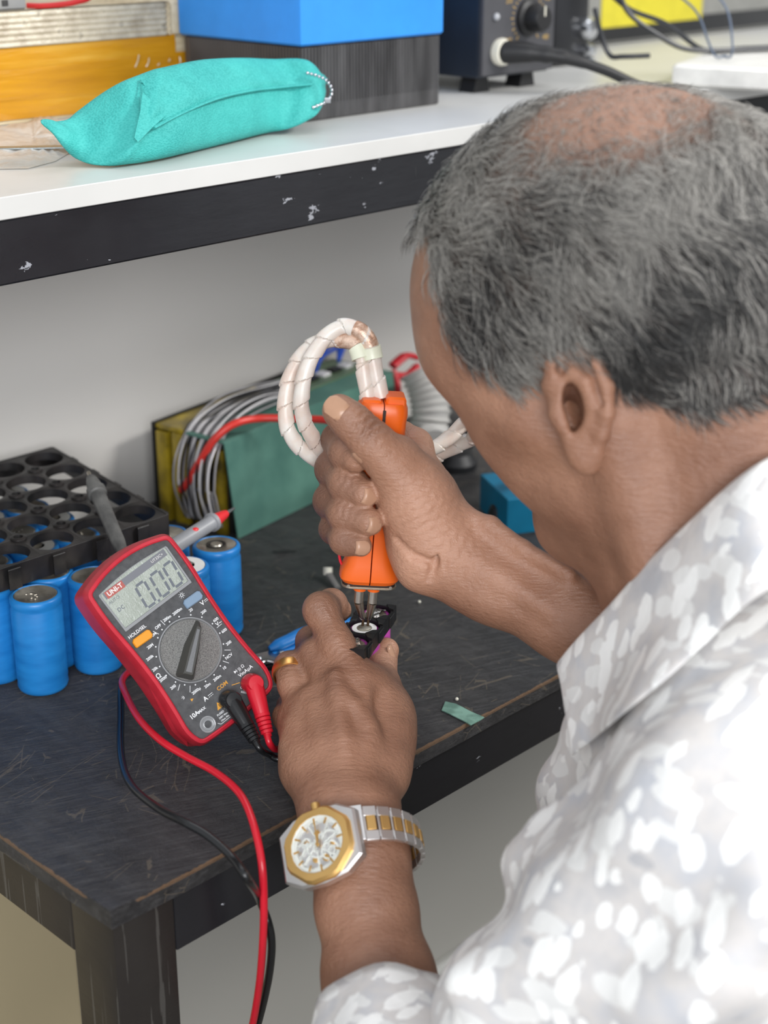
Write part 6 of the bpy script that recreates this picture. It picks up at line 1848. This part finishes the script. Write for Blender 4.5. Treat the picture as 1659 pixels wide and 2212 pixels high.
def shirt():
    t = PERSON
    P = [('cap', at(1640, 1500, .79), at(1665, 1600, .79), .074, .092), ('cap', at(1665, 1600, .79), at(1715, 1860, .80), .092, .128), ('cap', at(1715, 1860, .80), at(1760, 2500, .84), .128, .158),
         ('cap', at(1670, 1580, .77), at(1900, 1480, .75), .080, .095), ('cap', at(1640, 1450, .80), at(1760, 1250, .80), .056, .050),
         ('cap', at(1660, 1540, .82), at(1720, 1560, .93), .075, .062), ('cap', at(1720, 1560, .93), at(1600, 1540, .90), .056, .052), ('cap', at(1330, 1690, .79), at(1500, 1600, .78), .024, .050)]
    A = [('cap', at(1690, 1660, .70), at(1630, 1855, .65), .073, .066), ('cap', at(1630, 1855, .65), at(1195, 2390, .69), .065, .052),
         ('cap', at(1190, 2410, .69), at(915, 2610, .66), .052, .058), ('cap', at(1195, 2225, .70), at(1190, 2330, .69), .050, .054), ('cap', at(1400, 2070, .67), at(1205, 2220, .70), .056, .048)]
    lo, hi = bounds(P+A, 0.02)
    # only the part near the view is needed below the bench
    lo[2] = max(lo[2], 0.42)
    F = Field(lo, hi, 0.0042)
    F.group(P, 0.03, 0.0); F.group(A, 0.02, 0.022)
    # folds: ridges and valleys fanning from the armpit and elbow
    folds = [[(1330, 1960, .66, 9), (1500, 1900, .635, 12), (1640, 1830, .60, 9)], [(1080, 2060, .66, 8), (1250, 2030, .645, 11), (1400, 2010, .63, 7)], [(1010, 2120, .66, 7), (1150, 2110, .645, 9), (1300, 2150, .63, 7)],
             [(1180, 1760, .72, 8), (1330, 1700, .70, 10), (1500, 1600, .68, 8)], [(1140, 1880, .72, 9), (1290, 1830, .69, 11), (1450, 1750, .66, 8)], [(1420, 2200, .60, 8), (1560, 2080, .585, 10), (1659, 1960, .575, 8)]]
    for s in folds: F.group(chain(s), 0.006, 0.024)
    v, q = F.mesh()
    N = vnormals(v, q)
    v = v+N*(0.0045*np.sin(v[:, 0]*46+3*np.sin(v[:, 2]*31)+v[:, 1]*20)*np.sin(v[:, 2]*38+2*np.sin(v[:, 1]*27)))[:, None]
    v = relax(v, q, 1, 0.5)
    global SHIRT_V; SHIRT_V = v
    fast_mesh('shirt', v, q, M_SHIRT, t)
    # collar leaf with its fold, a thick cloth sheet lying on the shoulder
    dd = v-CAM; tt_ = dd@FW; xx_ = CX+F_PX*(dd@RT)/tt_; yy_ = CY-F_PX*(dd@UP)/tt_
    def over(p, gap):
        t0 = (p-CAM)@FW; r_ = (p-CAM)/t0; x = CX+F_PX*(r_@RT); y = CY-F_PX*(r_@UP)
        m = (np.abs(xx_-x) < 14) & (np.abs(yy_-y) < 14)
        if not m.any(): return p
        return CAM+r_*min(t0, tt_[m].min()-gap)
    fold = [(1205, 1440, .785), (1250, 1385, .770), (1320, 1312, .748), (1400, 1222, .722), (1500, 1125, .698), (1600, 1035, .680), (1682, 985, .685), (1750, 975, .72), (1780, 1000, .77), (1765, 1060, .82)]
    low = [(1237, 1636, .762), (1290, 1598, .742), (1370, 1530, .716), (1460, 1455, .690), (1545, 1375, .668), (1640, 1290, .650), (1755, 1225, .665), (1835, 1185, .71), (1855, 1185, .77), (1835, 1230, .83)]
    inn = [(1225, 1450, .805), (1272, 1400, .790), (1345, 1330, .768), (1425, 1245, .744), (1525, 1150, .720), (1625, 1065, .702), (1690, 1020, .702), (1732, 1005, .735), (1752, 1030, .775), (1738, 1085, .815)]
    A_, B_, C_ = (spline([at(*p) for p in s], 5) for s in (fold, low, inn))
    rows = []
    m_ = 9
    for i in range(m_): 
        s = i/(m_-1); rows.append(C_*(1-s)+A_*s-FW*0.004*math.sin(math.pi*s))
    k0 = 12
    for i in range(1, k0+1):
        s = i/k0; bulge = 0.007*math.sin(math.pi*s)+0.0016*math.sin(s*9)
        wav = np.array([0.0012*math.sin(j*0.35+s*3) for j in range(len(A_))])
        rows.append(A_*(1-s)+B_*s+(-FW+UP*0.4)*bulge+(-FW)*wav[:, None])
    n = len(A_)
    G3 = np.array(rows)
    for i in range(m_, len(rows)):
        for j in range(n): G3[i, j] = over(G3[i, j], 0.004)
    for _ in range(3):
        Dp = (G3-CAM)@FW; S_ = Dp.copy()
        S_[1:-1, 1:-1] = np.minimum(Dp[1:-1, 1:-1], (Dp[:-2, 1:-1]+Dp[2:, 1:-1]+Dp[1:-1, :-2]+Dp[1:-1, 2:])/4)
        G3 = CAM+(G3-CAM)*(S_/Dp)[..., None]
    vv = [p for r in G3 for p in r]; ff = []
    for i in range(len(rows)-1):
        for j in range(n-1): ff.append((i*n+j, i*n+j+1, (i+1)*n+j+1, (i+1)*n+j))
    o = mesh('collar', vv, ff, M_SHIRT, t, True)
    sm = o.modifiers.new('thick', 'SOLIDIFY'); sm.thickness = 0.0022; sm.offset = -1
    sb = o.modifiers.new('sub', 'SUBSURF'); sb.levels = 1; sb.render_levels = 1
    # collar seam stitching as a raised line along the leaf edge
    E_ = G3[-2]-FW*0.0016
    g = Geo(); g.add(tube(E_, 0.0005, 6)); g.obj('collar_seam', M_SHIRT, t)
    # far side collar stand behind the neck
    # left sleeve cuff round the forearm
    a = at(832, 2205, .752); b = at(880, 2420, .70); ax = unit(a-b)
    ex = unit(RT-ax*(RT@ax)); ey = np.cross(ax, ex)
    vv = []; ff = []; n = 48; R_ = 8
    for i in range(R_+1):
        s = i/R_; c = a+(b-a)*s
        for k in range(n):
            th = 2*math.pi*k/n
            r = 0.0345+0.010*s+0.0016*math.sin(3*th+1)+0.0011*math.sin(7*th+s*5)
            vv.append(c+ex*r*math.cos(th)*1.06+ey*r*math.sin(th)*0.98)
    for i in range(R_):
        for k in range(n):
            j = (k+1) % n; ff.append((i*n+k, i*n+j, (i+1)*n+j, (i+1)*n+k))
    o = mesh('sleeve_cuff', vv, ff, M_SHIRT, t, True)
    sm = o.modifiers.new('thick', 'SOLIDIFY'); sm.thickness = 0.0022
shirt()

# ------------------------------------------------------------------ wristwatch and ring
def watch():
    silver = pmat('watch_steel', lin(240, 238, 237), 0.38, 1.0, var=0.02)
    gold = pmat('watch_gold', lin(236, 194, 124), 0.48, 1.0, var=0.02)
    dk = pmat('watch_dark_steel', lin(120, 110, 100), 0.3, 1.0)  # darker steel tone
    dialw = pmat('watch_dial_white', lin(236, 238, 232), 0.4)
    mv = NT('watch_movement_gold'); c = mv.coord()
    mv.set(Base_Color=mv.ramp(mv.noise(c, 900, 4), [(0.4, lin(96, 68, 34)), (0.6, lin(190, 150, 88))]), Metallic=0.4, Roughness=0.35, Normal=mv.bump(mv.noise(c, 1400, 3), 0.6, 0.0003))
    axis = unit(at(757, 1760, .831)-at(787, 1960, .797))       # along the forearm, towards the hand
    cw = at(772, 1840, .8135)
    # radial frame: towards viewer / right
    fv = unit(-FW-axis*(-FW@axis)); rv_ = np.cross(axis, fv); rv_ = rv_ if rv_@RT > 0 else -rv_
    def ringp(th, r=0.0):
        """th=0 faces the viewer, positive to the right"""
        return cw+rv_*(0.0305+r)*math.sin(th)+fv*(0.0258+r)*math.cos(th)
    t = thing('wristwatch', 'two tone gold and steel skeleton dial watch on the left wrist', 'watch')
    th0 = math.radians(-40)
    # case frame
    nrm = unit(rv_*math.sin(math.radians(-22))+fv*math.cos(math.radians(-22)))
    nrm = unit(nrm*0.96+axis*-0.06)
    C0 = ringp(th0, 0.0022)+rv_*0.0066-axis*0.0062
    yy = unit(axis-nrm*(axis@nrm)); xx = np.cross(yy, nrm)
    Mw = frame(C0, xx, yy, nrm) @ Matrix.Scale(0.001, 4)
    def octa(r, k=0.92, n=8, rot=0.0):
        P = []
        for i in range(n):
            a0 = 2*math.pi*(i-0.5)/n+rot; a1 = 2*math.pi*(i+0.5)/n+rot
            for s in (0.12, 0.5, 0.88):
                a = a0+(a1-a0)*s
                rr = r*(k/math.cos(a-(a0+a1)/2)) if s == 0.5 else r*(k/math.cos(a-(a0+a1)/2))
                P.append((rr*math.cos(a), rr*math.sin(a)))
        return P
    g = Geo(); g.add(prism([(-12.5, -22.5), (12.5, -22.5), (18.8, -13), (20.2, 0), (18.8, 13), (12.5, 22.5), (-12.5, 22.5), (-18.8, 13), (-20.2, 0), (-18.8, -13)][::1], 0.0, 6.8, 1.2), Mw @ Matrix.Rotation(math.pi/2, 4, 'Z')); g.obj('case', silver, t, True, 25)
    g = Geo()
    o1, o2, i1 = octa(21.2), octa(19.8), [(15.2*math.cos(2*math.pi*(i-1)/24*1.0-math.pi/8+math.pi/24*1), 15.2*math.sin(2*math.pi*(i-1)/24-math.pi/8+math.pi/24)) for i in range(24)]
    rings = [(o1, 6.0), (o1, 7.6), (o2, 9.4), (i1, 9.5), ([(p[0]*0.985, p[1]*0.985) for p in i1], 7.0)]
    v = [(p[0], p[1], z) for (R_, z) in rings for p in R_]; f = [(k*24+i, k*24+(i+1) % 24, (k+1)*24+(i+1) % 24, (k+1)*24+i) for k in range(4) for i in range(24)]
    g.add((v, f), Mw); g.obj('bezel', gold, t, True, 22)
    g = Geo(); g.add(lathe([(15.6, 7.9), (15.6, 9.0), (14.4, 8.2), (14.0, 7.4)], 48, caps=False), Mw); g.obj('dial_rim', dialw, t, True, 40)
    g = Geo(); g.add(lathe([(15.5, 6.2), (15.5, 6.6), (0.01, 6.6)], 48), Mw); g.obj('movement_plate', mv.m, t, True, 40)
    g = Geo()
    def arc(cx_, cy_, r, w, a0, a1, z0=7.0, z1=7.8):
        n = max(6, int(abs(a1-a0)/12)); v = []; f = []
        for i in range(n+1):
            a = math.radians(a0+(a1-a0)*i/n)
            for (rr, z) in ((r-w/2, z0), (r-w/2, z1), (r+w/2, z1), (r+w/2, z0)): v.append((cx_+rr*math.cos(a), cy_+rr*math.sin(a), z))
        for i in range(n):
            for k in range(4): f.append((i*4+k, i*4+(k+1) % 4, (i+1)*4+(k+1) % 4, (i+1)*4+k))
        f += [(0, 3, 2, 1), (n*4, n*4+1, n*4+2, n*4+3)]
        g.add((v, f), Mw)
    def bar(x0, y0, x1, y1, w):
        L = math.hypot(x1-x0, y1-y0); g.add(box(0, L, -w/2, w/2, 7.0, 7.8), Mw @ Matrix.Translation((x0, y0, 0)) @ Matrix.Rotation(math.atan2(y1-y0, x1-x0), 4, 'Z'))
    arc(0, 0, 13.4, 2.0, 0, 360)
    arc(5, -2, 7.5, 1.0, -60, 190); arc(6, -5, 4.6, 0.9, 0, 360); arc(7.0, -5.4, 2.0, 0.8, 0, 360); arc(2, 2, 9.6, 0.9, -10, 110); arc(-6.5, 3, 2.4, 0.9, 0, 360); arc(0, 0, 6.6, 0.9, 150, 300); arc(-3, -4, 8.0, 0.8, 170, 290); arc(2, 0, 4.4, 0.8, 60, 200)
    for a in (0, 40, 95, 150, 205, 250, 300): bar(3.0*math.cos(math.radians(a)), 3.0*math.sin(math.radians(a)), 12.8*math.cos(math.radians(a+14)), 12.8*math.sin(math.radians(a+14)), 0.8)
    bar(6, -9, 6, 1, 0.7); bar(-10, -3, -6, 3, 0.8)
    g.obj('skeleton_bridges', dialw, t, True, 30)
    g = Geo()
    for k in range(12):
        a = math.radians(30*k); g.add(box(11.0, 14.2, -0.45, 0.45, 7.9, 8.3), Mw @ Matrix.Rotation(a, 4, 'Z'))
    for (cx_, cy_, r) in ((-6.5, 3, 1.4), (3, -8, 1.8), (8, -1.5, 1.2), (-3, -7, 1.6), (0, 6, 1.7)):
        g.add(lathe([(r, 6.7), (r, 7.3), (r*.4, 7.4), (0.01, 7.4)], 14), Mw @ Matrix.Translation((cx_, cy_, 0)))
    g.obj('hour_markers', gold, t, True, 30)
    g = Geo(); g.add(lathe([(0.9, 7.8), (0.9, 8.9), (0.01, 9.0)], 14), Mw)
    g.add(box(-1.5, 11.5, -0.35, 0.35, 8.5, 8.7), Mw @ Matrix.Rotation(math.radians(88), 4, 'Z')); g.obj('minute_hand', gold, t)
    g = Geo(); g.add(box(-1.5, 7.5, -0.45, 0.45, 8.2, 8.4), Mw @ Matrix.Rotation(math.radians(80), 4, 'Z')); g.obj('hour_hand', gold, t)
    gl = NT('watch_crystal'); gl.set(Base_Color=(1, 1, 1), Roughness=0.02); gl.b.inputs['Transmission Weight'].default_value = 1.0; gl.b.inputs['IOR'].default_value = 1.1
    g = Geo(); g.add(lathe([(15.5, 9.1), (15.5, 9.5), (15.1, 9.7), (0.3, 9.72)], 48), Mw); g.obj('crystal', gl.m, t, True, 40)
    g = Geo(); g.add(tube([(0, 20.5, 3.5), (0, 24.2, 3.5)], [2.4, 2.4], 14), Mw @ Matrix.Rotation(math.radians(0), 4, 'Z'))
    g.obj('crown', gold, t, True, 40)
    # bracelet: links around the wrist from the case to the right and below
    n = 20
    a0, a1 = math.radians(-40+52), math.radians(-40+360-50)
    for i in range(n):
        th = a0+(a1-a0)*(i+0.5)/n
        dth = (a1-a0)/n
        p = ringp(th, 0.0030); tg = unit(ringp(th+0.02, 0.003)-ringp(th-0.02, 0.003)); nr = unit(np.cross(axis, tg)); nr = nr if nr@(p-cw) > 0 else -nr
        L = np.linalg.norm(ringp(th+dth/2, 0.003)-ringp(th-dth/2, 0.003))
        w = 19.5-3.2*min(1, min(i, n-1-i)/6)
        Ml = frame(p, tg, axis, nr) @ Matrix.Scale(0.001, 4)
        Lm = L*1000
        for s in (-1, 1):
            g = Geo(); g.add(box(-Lm*0.46, Lm*0.46, s*w/4*1.42-w*0.142, s*w/4*1.42+w*0.142, -1.4, 1.1, 0.35), Ml); g.obj('steel_link', silver, t, True, 25)
        g = Geo(); g.add(box(-Lm*0.30, Lm*0.34, -w*0.205, w*0.205, -1.3, 1.5, 0.3), Ml); g.obj('gold_link', gold, t, True, 25)
        g = Geo(); g.add(box(-Lm*0.52, -Lm*0.34, -w*0.40, w*0.40, -1.3, 0.9, 0.3), Ml); g.obj('link_bar', silver, t, True, 25)
    for s, th in ((-1, math.radians(-40-44)), (1, math.radians(-40+46))):
        p = ringp(th, 0.0035); tg = unit(ringp(th+0.02, 0.003)-ringp(th-0.02, 0.003)); nr = unit(np.cross(axis, tg)); nr = nr if nr@(p-cw) > 0 else -nr
        g = Geo(); g.add(box(-3.8, 3.8, -10, 10, -1.6, 2.2, 0.6), frame(p, tg, axis, nr) @ Matrix.Scale(0.001, 4)); g.obj('end_link', silver, t, True, 25)
watch()
def ring():
    gold = pmat('ring_gold', lin(244, 186, 112), 0.32, 1.0, var=0.02)
    c = at(625, 1452, .9035); ax = unit(at(623, 1425, .908)-at(632, 1470, .897)); ax = unit(ax+UP*0.0+(-FW)*-0.15)
    ex = unit(RT-ax*(RT@ax)); ey = np.cross(ax, ex)
    n = 48; v = []; f = []
    sec = [(0.0, -2.8), (0.8, -2.6), (1.1, 0), (0.8, 2.6), (0.0, 2.8), (-0.1, 0)]
    for i in range(n):
        a = 2*math.pi*i/n
        for (dr, h) in sec: v.append(c+(ex*math.cos(a)+ey*math.sin(a))*(0.0092+dr/1000)+ax*h/1000)
    m = len(sec)
    for i in range(n):
        for k in range(m): f.append((i*m+k, ((i+1) % n)*m+k, ((i+1) % n)*m+(k+1) % m, i*m+(k+1) % m))
    tag(mesh('finger_ring', v, f, gold, None, True, 60), 'plain gold ring worn on the folded ring finger of the lower hand', 'ring')
ring()
